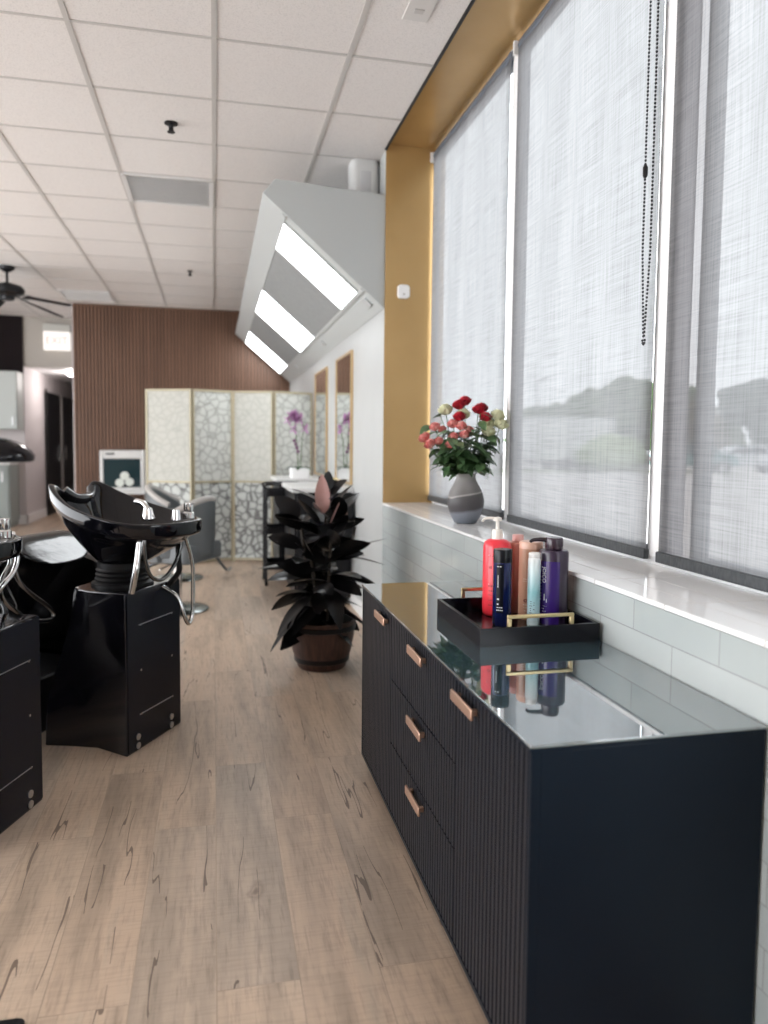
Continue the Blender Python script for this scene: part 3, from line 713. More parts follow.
# white to aqua tube
x, y = .906, 2.010; F = FACE(x, y)
m = mat('aqua_white_plastic', rough=.3, coat=.3); nt_ = NT(m); tc = nt_.n('ShaderNodeTexCoord'); sp = nt_.n('ShaderNodeSeparateXYZ'); nt_.l(tc.outputs['Object'], sp.inputs[0])
nt_.color(nt_.ramp(nt_.math('MULTIPLY', sp.outputs['Z'], 5), [(0, (.66, .74, .76)), (.25, (.48, .68, .72)), (.5, (.26, .54, .58)), (.75, (.55, .72, .74)), (1, (.74, .77, .77))]))
t = bottle('spray_can', x, y, 'slim white and aqua can standing before the tan bottle, behind the gold handle', [(.0165, 0), (.0185, .003), (.0185, .196), (.016, .2)], m)
bm = BM(); lathe(bm, [(.0162, .2), (.0172, .202), (.0172, .212), (.015, .215), (.0, .2155)], seg=28, cap=False); obj('cap', bm, plastic('white_cap', (.8, .8, .78), .3), t, smooth=.6)
text_mesh('NIA', .0125, LET_D, 'lettering', t, wrap(.0185, F-.05))
print_rows(t, .0185, F-.05, [(-.006, v, .004 + .003*(k % 3), .0022, 1) for k, v in enumerate((.028, .034, .04, .047, .053, .060, .067, .073))] + [(.003, v, .006, .002, 1) for v in (.05, .063, .07)], LET_D)
# purple
x, y = .972, 2.022; F = FACE(x, y)
PU = mat('purple_plastic', (.035, .012, .14), .2, coat=.4)
t = bottle('pump_bottle', x, y, 'large purple shampoo bottle with dark flat pump head, at the tray right end', [(.040, 0), (.0425, .003), (.043, .01), (.043, .214), (.040, .220), (.021, .222)], plastic('dark_plum_plastic', (.030, .016, .040), .28))
bm = BM(); f = wrap(.0432, F-.12); zs = (.006, .19); nn = 18; g_ = [[bm.verts.new(f(-.052+.076*i/nn, v, 0)) for i in range(nn+1)] for v in zs]
for i in range(nn): bm.faces.new((g_[0][i], g_[0][i+1], g_[1][i+1], g_[1][i]))
obj('label', bm, PU, t, smooth=3)
bm = BM(); lathe(bm, [(.0205, .222), (.0255, .2225), (.0265, .225), (.0265, .250), (.024, .256), (.0, .258)], seg=28, cap=False); obj('pump_head', bm, plastic('plum_pump', (.035, .018, .03), .22), t, smooth=.6)
bm = BM(); tube(bm, [(-.01, .0, .248), (-.04, .008, .250), (-.062, .012, .248), (-.070, .013, .242)], .0075, 10, 3, .004); obj('pump_spout', bm, plastic('plum_spout', (.02, .012, .018), .25), t, smooth=1.)
text_mesh('JOICO', .0165, LET_W, 'lettering', t, lambda u, v, w: wrap(.0432, F-.12)(u-.022, v+.150, w+.0006), rot=-PI/2)
print_rows(t, .0432, F-.12, [(-.034, v, .004, .006, 1) for v in (.075, .084, .093, .103, .112, .122, .131, .141)] + [(-.02, .075, .004, .02, 1), (-.013, .07, .003, .012, 1), (-.024, .05, .009, .003, 2), (-.018, .058, .012, .0025, 2), (-.02, .042, .012, .0025, 2)], LET_W)

# ------------------------------------------------------------------ vase and roses on the sill
VX, VY, VZ = 1.158, 3.36, .8785
t = tag(empty('flower_vase', (VX, VY, VZ)), 'grey banded round-bellied vase on the tiled window sill', 'vase')
bm = BM(); lathe(bm, [(.040, 0), (.052, .005), (.070, .035), (.084, .080), (.087, .11), (.078, .15), (.058, .185), (.046, .21), (.044, .225), (.048, .232), (.044, .232), (.040, .222), (.042, .20), (.07, .14), (.07, .08), (.04, .02)], seg=36)
obj('vase_body', bm, VASE, t, smooth=1.)
bm = BM(); lathe(bm, [(.0478, .2315), (.049, .2345), (.0455, .2352), (.0445, .2315)], seg=36, cap=False); obj('rim', bm, VASE, t, smooth=1.)
def petal_ring(bm, c, ax, r, h, n, a0, open_):
    ax = Vector(ax).normalized(); u = ax.orthogonal().normalized(); v = ax.cross(u)
    for k in range(n):
        a = a0 + 2*PI*k/n; d = u*math.cos(a) + v*math.sin(a); s = ax.cross(d); g = []
        for i in range(4):
            q = i/3; rr = r*(.35 + (.65 + open_)*q**.8); w_ = r*1.15*math.sin(PI*(.18+.62*q))
            p = Vector(c) + d*rr*math.cos(.2*q) + ax*(h*q)
            g.append([bm.verts.new(p - s*w_ - d*w_*.28), bm.verts.new(p + d*.0), bm.verts.new(p + s*w_ - d*w_*.28)])
        for a_, b_ in zip(g, g[1:]):
            for j in range(2): bm.faces.new((a_[j], a_[j+1], b_[j+1], b_[j]))
def rose(px, pz, dy, r, m, label, group, name='rose', nl=3):
    # px: x of the flower head, pz: its height, dy: distance in front of (-) or behind the vase axis
    head = Vector((px, VY+dy, pz)); base = Vector((VX + R.uniform(-.018, .018), VY + R.uniform(-.018, .018), VZ+.06))
    neck = Vector((VX + (px-VX)*.22, VY + dy*.22, VZ+.235)); neck = Vector((VX, VY, VZ+.235)) + (neck - Vector((VX, VY, VZ+.235)))*min(1, .03/max(.001, (neck-Vector((VX, VY, VZ+.235))).length))
    t = tag(empty(name, tuple(neck)), label, 'flower', group)
    ax = (head - neck).normalized(); ax = (ax + Vector((0, 0, .4))).normalized()
    bm = BM(); mid = (neck+head)/2 + Vector(((px-VX)*.12, 0, -.01)); tube(bm, [base, neck, mid, head - ax*r*.5], .0022, 6, 4); obj('stem', bm, STEMG, t, world=True, smooth=3)
    bm = BM(); ball(bm, head, r*.42, 10); petal_ring(bm, head-ax*r*.55, ax, r*.5, r*1.5, 4, R.random(), .1); petal_ring(bm, head-ax*r*.6, ax, r*.7, r*1.35, 5, R.random(), .25); petal_ring(bm, head-ax*r*.65, ax, r*.85, r*1.1, 5, R.random(), .45)
    h = obj('flower_head', bm, m, t, world=True, smooth=3)
    bm = BM()
    for k in range(5):
        a = 2*PI*k/5; leaf(bm, head - ax*r*.75, ax*.5 + Vector((math.cos(a), math.sin(a), 0))*.7, r*1.1, r*.4, .1, nu=3)
    obj('sepal', bm, STEMG, t, world=True)
    bm = BM()
    for k in range(nl):
        q = R.uniform(.12, .72); p = neck.lerp(head, q); a = R.uniform(0, 2*PI)
        for e in (-.5, 0, .5):
            leaf(bm, p + Vector((0, 0, .0)), (math.cos(a+e), math.sin(a+e)*.7, R.uniform(-.15, .5)), R.uniform(.045, .075), R.uniform(.028, .04), .35, .12, 5)
    for v in bm.verts: v.co.x = min(v.co.x, 1.318 - WL[t].translation.x*0)
    obj('leaf', bm, ROSELEAF, t, world=True, smooth=3)
def PXZ(u, v):                                            # bouquet laid out on a grid of centimetres right / up
    return VX + u, VZ + v
RL = 'deep red rose in the grey vase on the sill'; RG = 'red roses in the grey vase'
for u, v, d in ((-.045, .545, -.01), (-.005, .565, .02), (-.048, .49, -.03), (.045, .525, -.03), (.078, .535, .02), (.072, .49, -.05)):
    px, pz = PXZ(u, v); rose(px, pz+.008, d, .027, REDP, RL, RG)
PL = 'pink rose in the grey vase on the sill'; PG = 'pink roses in the grey vase'
for u, v, d in ((-.205, .40, .0), (-.165, .45, -.03), (-.15, .385, -.05), (-.12, .44, .0), (-.075, .465, -.02), (-.085, .405, -.06), (-.045, .455, -.05), (-.04, .415, -.08), (-.01, .44, -.06), (-.10, .37, -.07), (-.19, .37, -.04)):
    px, pz = PXZ(u, v); rose(px, pz, d, R.uniform(.018, .026), PINKP, PL, PG)
CL = 'cream white rose in the grey vase on the sill'; CG = 'cream roses in the grey vase'
for u, v, d in ((-.10, .53, .02), (-.02, .51, .0), (.10, .47, -.01), (.13, .505, -.06), (.145, .465, -.06), (.085, .43, -.06)):
    px, pz = PXZ(u, v); rose(px, pz, d, .031, CREAMP, CL, CG)
# leafy greenery sprigs
for k in range(26):
    a = 2*PI*k/26*7 + .3; q0 = R.uniform(.6, 1.1); rx_ = .14*q0*math.cos(a) - .02; ry_ = .10*q0*math.sin(a); hz = R.uniform(.27, .53)
    neck = Vector((VX + .026*math.cos(a), VY + .026*math.sin(a), VZ+.235)); head = Vector((VX+rx_, VY+ry_, VZ+hz))
    t = tag(empty('leafy_sprig', tuple(neck)), 'green leafy sprig between the roses in the grey vase', 'greenery', 'green sprigs in the grey vase')
    bm = BM(); tube(bm, [Vector((VX, VY, VZ+.05)), neck, head], .002, 6, 4); obj('stem', bm, STEMG, t, world=True)
    bm = BM()
    for q in range(7):
        p = neck.lerp(head, .2 + .8*q/6); b = a + R.uniform(-1.4, 1.4)
        leaf(bm, p, (math.cos(b), math.sin(b), R.uniform(-.4, .4)), R.uniform(.06, .09), R.uniform(.036, .052), .4, .12, 5, R.uniform(-.5, .5))
    for v in bm.verts: v.co.x = min(v.co.x, 1.318)
    obj('leaf', bm, ROSELEAF, t, world=True, smooth=3)

# ------------------------------------------------------------------ rubber plant in a barrel pot
PX_, PY_ = .585, 4.12
t = tag(empty('potted_rubber_plant', (PX_, PY_, 0)), 'dark burgundy rubber plant in a wooden barrel pot beyond the sideboard', 'plant')
bm = BM(); lathe(bm, [(.125, 0), (.135, .01), (.165, .10), (.180, .18), (.188, .27), (.172, .27), (.165, .235), (.0, .235)], seg=32, cap=False)
lathe(bm, [(.125, 0), (0, .0)], seg=32, cap=False); p_ = obj('barrel_pot', bm, BARREL, t, smooth=.7)
bm = BM()
for z, r in ((.055, .1505), (.235, .1865)):
    lathe(bm, [(r, z-.014), (r+.004, z-.012), (r+.006, z+.012), (r+.002, z+.014)], seg=32, cap=False)
obj('barrel_hoop', bm, BLACK_PLASTIC, p_, smooth=.7)
bm = BM()
for k in range(20):
    a = 2*PI*k/20; box(bm, (-.0015, -.0015, 0), (.0015, .0015, .001))
bm.free(); bm = BM(); lathe(bm, [(.0, .237), (.166, .236)], seg=24, cap=False); obj('soil', bm, SOIL, t)
stems = [((0, 0), (.02, -.03), .74), ((.05, .03), (.10, .05), .62), ((-.05, .02), (-.12, .03), .60), ((.02, -.05), (.03, -.12), .50), ((-.02, -.04), (-.08, -.10), .44)]
bm = BM(); L_ = BM()
for (bx, by), (tx, ty), top in stems:
    a = Vector((bx, by, .23)); b = Vector((tx, ty, .23+top)); tube(bm, [a, (a+b)/2 + Vector((0, 0, .02)), b], .009, 8, 4)
    n = int(top/.034); ph = R.random()*6
    for k in range(n):
        q = .12 + .88*k/(n-1); p = a.lerp(b, q); ph += 2.4; el = -.5 + 1.35*q + R.uniform(-.15, .2)
        d = Vector((math.cos(ph), math.sin(ph)*.9, el)); L = R.uniform(.19, .28)*(1-.12*q); leaf(L_, p + d.normalized()*.01, d, L, L*R.uniform(.42, .52), .34 - .2*q, .12, 8, R.uniform(-1., 1.))
# the leaves that give the outline
for p, d, L, W, dr in (((0, -.03, .78), (-.93, -.2, .36), .30, .085, .10), ((.03, -.05, .66), (1, -.1, .12), .33, .07, -.08), ((.0, -.02, .9), (-.12, .1, 1), .17, .07, .0), ((.02, 0, .86), (.55, .1, .65), .24, .08, .1), ((-.02, -.05, .8), (-.45, -.3, .6), .24, .08, .1),
                       ((.08, -.02, .62), (1, -.1, -.05), .28, .09, .15), ((-.1, -.05, .58), (-1, 0, .05), .26, .085, .1), ((.1, -.06, .5), (.9, -.3, .0), .26, .10, .3), ((-.06, -.1, .42), (-.8, -.5, -.2), .25, .09, .5), ((-.08, -.08, .36), (-.9, -.3, -.5), .26, .075, .4), ((.02, -.14, .46), (.1, -1, -.2), .24, .1, .5), ((.0, -.1, .76), (.05, -.8, .55), .2, .09, .2)):
    leaf(L_, p, d, L, W, dr, .12, 9)
obj('stem', bm, bark('ficus_bark', (.03, .025, .02), (.06, .045, .035)), t, smooth=1.)
obj('foliage', L_, FICUS, t, smooth=3)
bm = BM(); leaf(bm, (.0, -.04, .86), (-.05, -.08, 1), .22, .085, .0, .25, 9, .3); leaf(bm, (.03, -.05, .78), (.35, -.1, .9), .18, .03, .0, .3, 8, .3); obj('new_leaf', bm, FICUS2, t, smooth=3)

# ------------------------------------------------------------------ styling stations, mirrors, orchid, trolley
def station(y0, y1, label):
    t = tag(empty('styling_station', (.8, (y0+y1)/2, 0)), label, 'counter'); w2 = (y1-y0)/2
    bm = BM(); box(bm, (-.235, -w2, .875), (.239, w2, .912)); obj('countertop', bm, LAMINATE, t, bevel=.006)
    bm = BM(); box(bm, (-.19, -w2+.03, .06), (.225, w2-.03, .875)); box(bm, (-.15, -w2+.06, 0), (.2, w2-.06, .06)); obj('cabinet_body', bm, BLACK_PLASTIC, t, bevel=.004)
    for s in (-1, 1):
        a, b = sorted((s*.004, s*(w2-.035)))
        bm = BM(); box(bm, (-.21, a, .08), (-.192, b, .70)); d = obj('door', bm, BLACK_PLASTIC, t, bevel=.003)
        bm = BM(); box(bm, (-.226, s*.03-.005, .5), (-.2105, s*.03+.005, .64)); obj('handle', bm, BRUSHED, d)
    bm = BM(); box(bm, (-.21, -w2+.035, .715), (-.192, w2-.035, .865)); d = obj('drawer', bm, BLACK_PLASTIC, t, bevel=.003)
    bm = BM(); box(bm, (-.226, -.07, .785), (-.2105, .07, .797)); obj('handle', bm, BRUSHED, d)
station(5.62, 6.46, 'white topped black styling station on the mirror wall, behind the rubber plant')
station(7.0, 7.78, 'white topped styling station under the orchid, beside the folding screen')
def mirror(y0, y1, label):
    t = tag(empty('wall_mirror', (WX, (y0+y1)/2, .93)), label, 'mirror'); w2 = (y1-y0)/2; h_ = 1.03
    bm = BM(); box(bm, (-.016, -w2+.018, .018), (-.004, w2-.018, h_-.018)); obj('mirror_glass', bm, MIRROR, t)
    bm = BM(); box(bm, (-.022, -w2, 0), (-.001, -w2+.018, h_)); box(bm, (-.022, w2-.018, 0), (-.001, w2, h_)); box(bm, (-.022, -w2+.018, 0), (-.001, w2-.018, .018)); box(bm, (-.022, -w2+.018, h_-.018), (-.001, w2-.018, h_)); obj('mirror_frame', bm, mat('mirror_frame_gold', (.62, .45, .25), .35, .6), t)
mirror(5.68, 6.42, 'upright gold framed wall mirror, nearest, showing an orchid reflection')
mirror(6.98, 7.80, 'upright gold framed wall mirror behind the orchid, farther of the two')
def orchid(x, y):
    t = tag(empty('orchid_pot', (x, y, .912)), 'purple orchid in a white pot on the far styling station', 'orchid')
    bm = BM(); rs = [[(a, b, z) for a, b in roundrect(.19*s, .19*s, .02, 3)] for z, s in ((0, .92), (.1, 1), (.1, .9), (.08, .88))]; rings(bm, rs); obj('pot', bm, PORCELAIN, t, smooth=.6)
    bm = BM()
    for k in range(7):
        a = k*2*PI/7; leaf(bm, (0, 0, .09), (math.cos(a), math.sin(a), .5), .17, .055, .5, .15, 7)
    obj('leaf', bm, leafmat('orchid_leaf', (.012, .05, .02), (.02, .08, .03), .3), t, smooth=3)
    for sx in (-1, 1):
        pts = [(.01*sx, 0, .09), (.025*sx, .01, .35), (.04*sx, 0, .5), (-.03+.02*sx, -.02, .60), (-.10+.02*sx, -.04, .57)]
        bm = BM(); tube(bm, pts, .004, 6, 5); st = obj('flower_stem', bm, STEMG, t, smooth=3)
        P = spline(pts, 6)
        for q in (12, 15, 17, 19, 21, 23):
            p = P[q] + Vector((R.uniform(-.03, .03), R.uniform(-.04, .01), R.uniform(-.035, .03))); bm = BM()
            for k in range(5):
                a = 2*PI*k/5; leaf(bm, p, (math.cos(a), -.25, math.sin(a)), .055, .05, .0, .1, 4)
            obj('flower', bm, ORCHP, st, smooth=3)
    bm = BM()
    for k in range(4): ball(bm, (-.05+.012*k, -.02, .36-.035*k), .016, 8)
    obj('bud', bm, mat('dark_purple', (.13, .03, .11), .6), t, smooth=3)
orchid(.80, 7.22)
t = tag(empty('product_jar', (.93, 5.9, .912)), 'small dark jar with a gold lid on the near styling station', 'jar')
bm = BM(); lathe(bm, [(.028, 0), (.03, .004), (.03, .045), (.024, .05)], seg=20); obj('jar_body', bm, BLACK_GLOSS, t, smooth=.6)
bm = BM(); lathe(bm, [(.027, .05), (.027, .066), (.0, .067)], seg=20, cap=False); obj('lid', bm, BRASS, t, smooth=.6)
# tool holder with brushes hung on the near end of the station
t = tag(empty('tool_holder', (.90, 5.58, .62)), 'black round-cornered tool holder with combs on the near end of the station', 'tool holder')
bm = BM(); rs = [[(x, y, z) for x, z in roundrect(.24, .30, .05, 5, 0, .07)] for y in (-.05, .068)]; rings(bm, rs); obj('holder_body', bm, BLACK_GLOSS, t, smooth=.6)
for k, (x, m_, l_) in enumerate(((-.08, LAMINATE, .16), (-.035, LAMINATE, .13), (.01, BRUSHED, .12), (.06, mat('peach_handle', (.7, .42, .34), .4), .2))):
    bm = BM(); rs = [[(x + a, -.062 + b, z + .02) for a, b in roundrect(.020, .012, .005, 2)] for z in (-.02, l_)]; rings(bm, rs)
    o = tag(obj('comb', bm, m_, None, bevel=0), ('white comb' if k == 0 else 'short white comb' if k == 1 else 'silver comb' if k == 2 else 'peach coloured brush handle') + ' in the black tool holder by the mirror wall', 'comb'); o.location = (.90, 5.58, .62)
t = tag(empty('rolling_trolley', (.60, 6.72, 0)), 'black three tier rolling trolley between the two styling stations', 'trolley')
for z in (.14, .45, .78):
    bm = BM(); box(bm, (-.15, -.17, z), (.15, .17, z+.01)); box(bm, (-.15, -.17, z+.01), (-.14, .17, z+.06)); box(bm, (.14, -.17, z+.01), (.15, .17, z+.06)); box(bm, (-.14, -.17, z+.01), (.14, -.16, z+.06)); box(bm, (-.14, .16, z+.01), (.14, .17, z+.06)); obj('tray_shelf', bm, BLACK_PLASTIC, t, bevel=.002)
for sx in (-1, 1):
    for sy in (-1, 1):
        bm = BM(); cyl(bm, (sx*.16, sy*.16, .06), (sx*.16, sy*.16, .86), .011, 10); u_ = obj('upright', bm, BLACK_PLASTIC, t)
        bm = BM(); cyl(bm, (sx*.16-.012, sy*.16, .03), (sx*.16+.012, sy*.16, .03), .03, 16); obj('wheel', bm, RUBBER, u_, smooth=.6)
bm = BM()
for sy in (-1, 1): tube(bm, [(-.16, sy*.16, .85), (-.15, sy*.16, .885), (.15, sy*.16, .885), (.16, sy*.16, .85)], .011, 8, 3)
obj('push_handle', bm, BLACK_GLOSS, t, smooth=1.)

# ------------------------------------------------------------------ salon chairs
def salon_chair(label):
    t = tag(empty('salon_chair', (0, 0, 0)), label, 'chair')
    bm = BM(); lathe(bm, [(.225, 0), (.228, .008), (.215, .018), (.06, .035), (.045, .05)], seg=36); obj('base_plate', bm, mat('base_steel', (.30, .33, .33), .18, 1.), t, smooth=.6)
    bm = BM(); cyl(bm, (0, 0, .045), (0, 0, .38), .032, 18); obj('gas_column', bm, CHROME, t, smooth=.6)
    bm = BM(); rings(bm, [[(x, y, z) for x, y in roundrect(.50*s, .50*s, .06, 4)] for z, s in ((.38, .94), (.39, 1), (.49, 1), (.51, .95))]); obj('seat', bm, GREY_UPH, t, smooth=.8)
    bm = BM(); R0, R1 = .27, .215; n = 18; prof = []
    rs = []
    for k in range(n+1):
        a = math.radians(95 + 170*k/n); c, s = math.cos(a), math.sin(a); hz = .68 + .15*max(0, -c)**1.2
        rs.append([(R0*c, R0*s, .42), (R0*c*1.04, R0*s*1.04, hz), (R1*c*1.02, R1*s*1.02, hz), (R1*c, R1*s, .45)])
    rings(bm, rs); bk = obj('backrest', bm, GREY_UPH, t, bevel=.012)
    bm = BM(); rs2 = [Vector((R_[1][0]*.92, R_[1][1]*.92, R_[1][2]+.006)) for R_ in rs]; tube(bm, rs2, .026, 10); obj('top_roll', bm, PALE_UPH, bk, smooth=1.)
    for s in (-1, 1):
        bm = BM(); rings(bm, [[(x, y, z) for x, y in roundrect(.26, .055, .02, 3, .10, s*.252)] for z in (.40, .66)]); obj('armrest', bm, GREY_UPH, t, smooth=.8)
    bm = BM(); tube(bm, [(.10, 0, .36), (.26, 0, .30), (.42, 0, .10), (.46, 0, .07)], .013, 8, 4); ft = obj('footrest_bar', bm, ALU_DARK, t, smooth=1.)
    bm = BM(); tube(bm, [(.46, -.11, .07), (.46, .11, .07)], .02, 12); obj('footrest', bm, CHROME, ft, smooth=.7)
    bm = BM(); tube(bm, [(-.03, .05, .37), (-.05, .30, .35)], .008, 8); obj('pump_lever', bm, CHROME, t)
    return t
c1 = salon_chair('grey barrel salon chair behind the nearer shampoo bowl, nearer of the two chairs'); c1.location = (-.27, 5.72, 0); c1.rotation_euler.z = math.radians(150)
c2 = copy_tree(c1); c2['label'] = 'grey barrel salon chair with a footrest, just in front of the folding screen'; c2.location = (-.33, 7.05, 0); c2.rotation_euler.z = math.radians(-8)
for c in (c1, c2): c['group'] = 'grey salon chairs'

# ------------------------------------------------------------------ shampoo units
def shampoo_unit(label):
    t = tag(empty('shampoo_unit', (0, 0, 0)), label, 'shampoo station')
    # pedestal: footprint narrower at the waist, front leaning back above the foot
    def sect(z, xf, waist, wf, wb=.1925):
        return [(-.195, -wb, z), (-.195, wb, z), (-.02, waist, z), (xf*.55, (waist+wf)/2, z), (xf, wf, z), (xf+.012, wf*.5, z), (xf+.012, -wf*.5, z), (xf, -wf, z), (xf*.55, -(waist+wf)/2, z), (-.02, -waist, z)]
    bm = BM(); rings(bm, [sect(0, .195, .152, .198), sect(.12, .195, .15, .19), sect(.22, .19, .15, .18), sect(.33, .155, .155, .165), sect(.45, .12, .165, .155), sect(.56, .095, .178, .15), sect(.655, .08, .187, .15)])
    obj('pedestal', bm, PED_GLOSS, t, bevel=.006, seg=3)
    bm = BM(); box(bm, (-.1985, -.186, .012), (-.1955, .186, .648)); bp = obj('back_panel', bm, PED_PANEL, t)
    # service hatch outline and screws  (local +y is the near side)
    sy = lambda s: .1925 - s
    for z in (.515, .148):
        bm = BM(); box(bm, (-.1998, sy(.32), z-.0015), (-.1984, sy(.08), z+.0015)); obj('hatch_seam', bm, BRUSHED, bp)
    for s_ in (.09, .31):
        for z, r in ((.52, .0045), (.335, .0045), (.155, .0045)):
            bm = BM(); cyl(bm, (-.2015, sy(s_), z-.006), (-.1984, sy(s_), z-.006), r, 12); obj('screw', bm, CHROME, bp, smooth=.6)
    for s_ in (.068, .305):
        for z in (.060, .024):
            bm = BM(); cyl(bm, (-.2025, sy(s_), z), (-.1984, sy(s_), z), .013, 18); o = obj('cap_plug', bm, BRUSHED, bp, smooth=.6)
    bm = BM(); lathe(bm, [(.125, .655), (.125, .665), (.108, .672), (.112, .682), (.104, .69), (.110, .70), (.102, .708), (.108, .718), (.10, .726), (.10, .75)], (-.045, 0, 0), 32); obj('swivel_collar', bm, RUBBER, t, smooth=.6)
    # bowl
    half = [(-.385, 0, .93), (-.375, .06, .93), (-.36, .115, .93), (-.30, .185, .927), (-.22, .225, .932), (-.12, .245, .95), (-.02, .243, .975), (.07, .222, 1.003), (.14, .19, 1.038), (.185, .165, 1.068), (.208, .135, 1.075), (.205, .105, 1.06), (.185, .075, 1.025), (.165, .04, 1.003), (.16, 0, .998)]
    rim = half + [(x, -y, z) for x, y, z in half[-2:0:-1]]
    C = Vector((-.045, 0, 0)); n = len(rim); rs = []
    def ring(u, inset=0., zb=.74, rb=.085):
        out = []
        for k, (x, y, z) in enumerate(rim):
            d = Vector((x, y, 0)) - C; L = d.length; d.normalize()
            f = u**1.35; L2 = (L-inset)*(1-f) + rb*f
            out.append((C.x + d.x*L2, C.y + d.y*L2, z - (z-zb)*(u**.8 if u > 0 else 0)))
        return out
    for u in (1, .9, .78, .64, .5, .37, .26): rs.append(ring(u))
    flange = [(C.x + (x-C.x)*.985, y*.985, z-.06) for x, y, z in rim]; rs.append(flange)
    rs.append([(C.x + (x-C.x)*.997, y*.997, z-.04) for x, y, z in rim]); rs.append([(x, y, z-.008) for x, y, z in rim]); rs.append(rim)
    rs.append([(C.x + (x-C.x)*.955, y*.95, z+.003) for x, y, z in rim]); rs.append([(C.x + (x-C.x)*.91, y*.90, z-.006) for x, y, z in rim])
    for u in (.12, .3, .5, .7, .88, 1): rs.append(ring(u, .03, .80, .05))
    bm = BM(); rings(bm, rs); bw = obj('bowl', bm, BLACK_GLOSS, t, smooth=3)
    sb = bw.modifiers.new('s', 'SUBSURF'); sb.levels = 1; sb.render_levels = 2
    bm = BM(); tube(bm, [(.172, -.085, 1.045), (.150, -.05, 1.014), (.143, 0, 1.008), (.150, .05, 1.014), (.172, .085, 1.045)], .02, 10, 4); obj('neck_cushion', bm, mat('neck_gel', (.012, .012, .014), .12, coat=.5), bw, smooth=1.)
    # fittings
    bm = BM(); lathe(bm, [(.028, 0), (.030, .01), (.022, .03), (.018, .05)], (-.20, .045, .93), 20); tube(bm, [(-.20, .045, .975), (-.175, .042, 1.0), (-.14, .038, 1.005)], .012, 10, 4); obj('mixer_tap', bm, CHROME, bw, smooth=.8)
    bm = BM(); lathe(bm, [(.024, .93), (.024, .955), (.018, .96), (.021, .975), (.02, .995), (.0, .998)], (-.315, -.075, 0), 20, cap=False); obj('spray_holder', bm, CHROME, bw, smooth=.6); bm = BM(); lathe(bm, [(.0, .932), (.02, .934), (.016, .975), (.0, .978)], (-.315, .02, 0), 16, cap=False); obj('tap_knob', bm, CHROME, bw, smooth=.6)
    bm = BM(); lathe(bm, [(.0, .806), (.022, .808), (.026, .804)], (-.045, 0, 0), 18, cap=False); obj('drain', bm, CHROME, bw)
    bm = BM(); tube(bm, [(-.24, .15, .90), (-.24, .158, .862), (-.243, .176, .795), (-.245, .192, .746), (-.22, .186, .66)], .0125, 10, 5); obj('braided_pipe', bm, HOSE, t, smooth=1.)
    bm = BM(); tube(bm, [(-.27, .15, .90), (-.27, .172, .86), (-.27, .162, .778), (-.27, .128, .718), (-.27, .057, .694), (-.27, -.024, .731), (-.27, -.083, .806), (-.27, -.08, .88)], .008, 10, 5); obj('spray_hose', bm, mat('dark_steel_hose', (.18, .18, .18), .2, 1.), t, smooth=1.)
    bm = BM(); tube(bm, [(-.30, -.06, .90), (-.30, -.078, .845), (-.30, -.111, .776), (-.30, -.128, .707), (-.30, -.128, .602), (-.30, -.122, .516), (-.30, -.093, .482), (-.30, -.062, .52), (-.27, -.055, .60), (-.20, -.055, .64)], .0085, 10, 5); obj('drain_hose', bm, HOSE, t, smooth=1.)
    bm = BM(); tube(bm, [(-.25, -.098, .89), (-.25, -.098, .76), (-.25, -.10, .70), (-.20, -.10, .64)], .012, 10, 4); obj('black_pipe', bm, RUBBER, t, smooth=1.)
    # reclining lounge seat
    bm = BM(); rings(bm, [[(x, y, z) for x, y in roundrect(.62*s, .50*s, .05, 4, .98)] for z, s in ((.24, .95), (.27, 1), (.42, 1), (.46, .94))]); obj('seat', bm, VINYL, t, smooth=.9)
    bm = BM(); rs = []
    for x, z, wy in ((.30, .80, .19), (.34, .84, .21), (.40, .84, .225), (.52, .70, .235), (.64, .56, .24), (.72, .48, .24)): rs.append([(x-.10, -wy, z-.10), (x, -wy, z), (x+.01, -wy*.6, z+.012), (x+.01, wy*.6, z+.012), (x, wy, z), (x-.10, wy, z-.10)])
    rings(bm, rs); b_ = obj('backrest', bm, VINYL, t, smooth=3); q_ = b_.modifiers.new('s', 'SUBSURF'); q_.levels = 1; q_.render_levels = 2
    for s in (-1, 1):
        bm = BM(); y0, y1 = sorted((s*.26, s*.36)); prism(bm, [(.24, y0, .10), (.24, y0, .60), (.30, y0, .70), (.44, y0, .74), (1.15, y0, .60), (1.28, y0, .50), (1.28, y0, .10)], (0, y1-y0, 0)); obj('armrest', bm, VINYL, t, bevel=.03, seg=4)
    bm = BM(); box(bm, (.30, -.24, 0), (1.22, .24, .24)); obj('plinth', bm, BLACK_PLASTIC, t, bevel=.01)
    return t
def ang(dx, dy): return math.atan2(dy, dx)
u1 = shampoo_unit('glossy black shampoo station with its bowl and pedestal in full view'); u1.location = (-.415, 3.305, 0); u1.rotation_euler.z = ang(-.868, .496)
u2 = copy_tree(u1); u2['label'] = 'glossy black shampoo station cut off by the left edge, its steel hoses hanging loose'; 
s2 = Vector((-.945, .33, 0)).normalized(); t2 = Vector((.33, .945, 0)).normalized()
u2.location = Vector((-.587, 2.732, 0)) + s2*.195 - t2*.1925; u2.rotation_euler.z = ang(s2.x, s2.y)
for ch in list(u2.children):
    kind = ch.name.split('.')[0]
    if kind == 'bowl': ch.location.x += .165
    if kind in ('black_pipe', 'swivel_collar', 'braided_pipe'): ch.location.x += .15
    if kind in ('spray_hose', 'drain_hose'): bpy.data.objects.remove(ch)
bm = BM(); tube(bm, [(-.10, -.20, .93), (-.06, -.262, .90), (-.06, -.288, .84), (-.06, -.262, .786), (-.06, -.2, .75), (-.03, -.19, .70)], .009, 10, 6); obj('drain_hose', bm, HOSE, u2, smooth=1.)
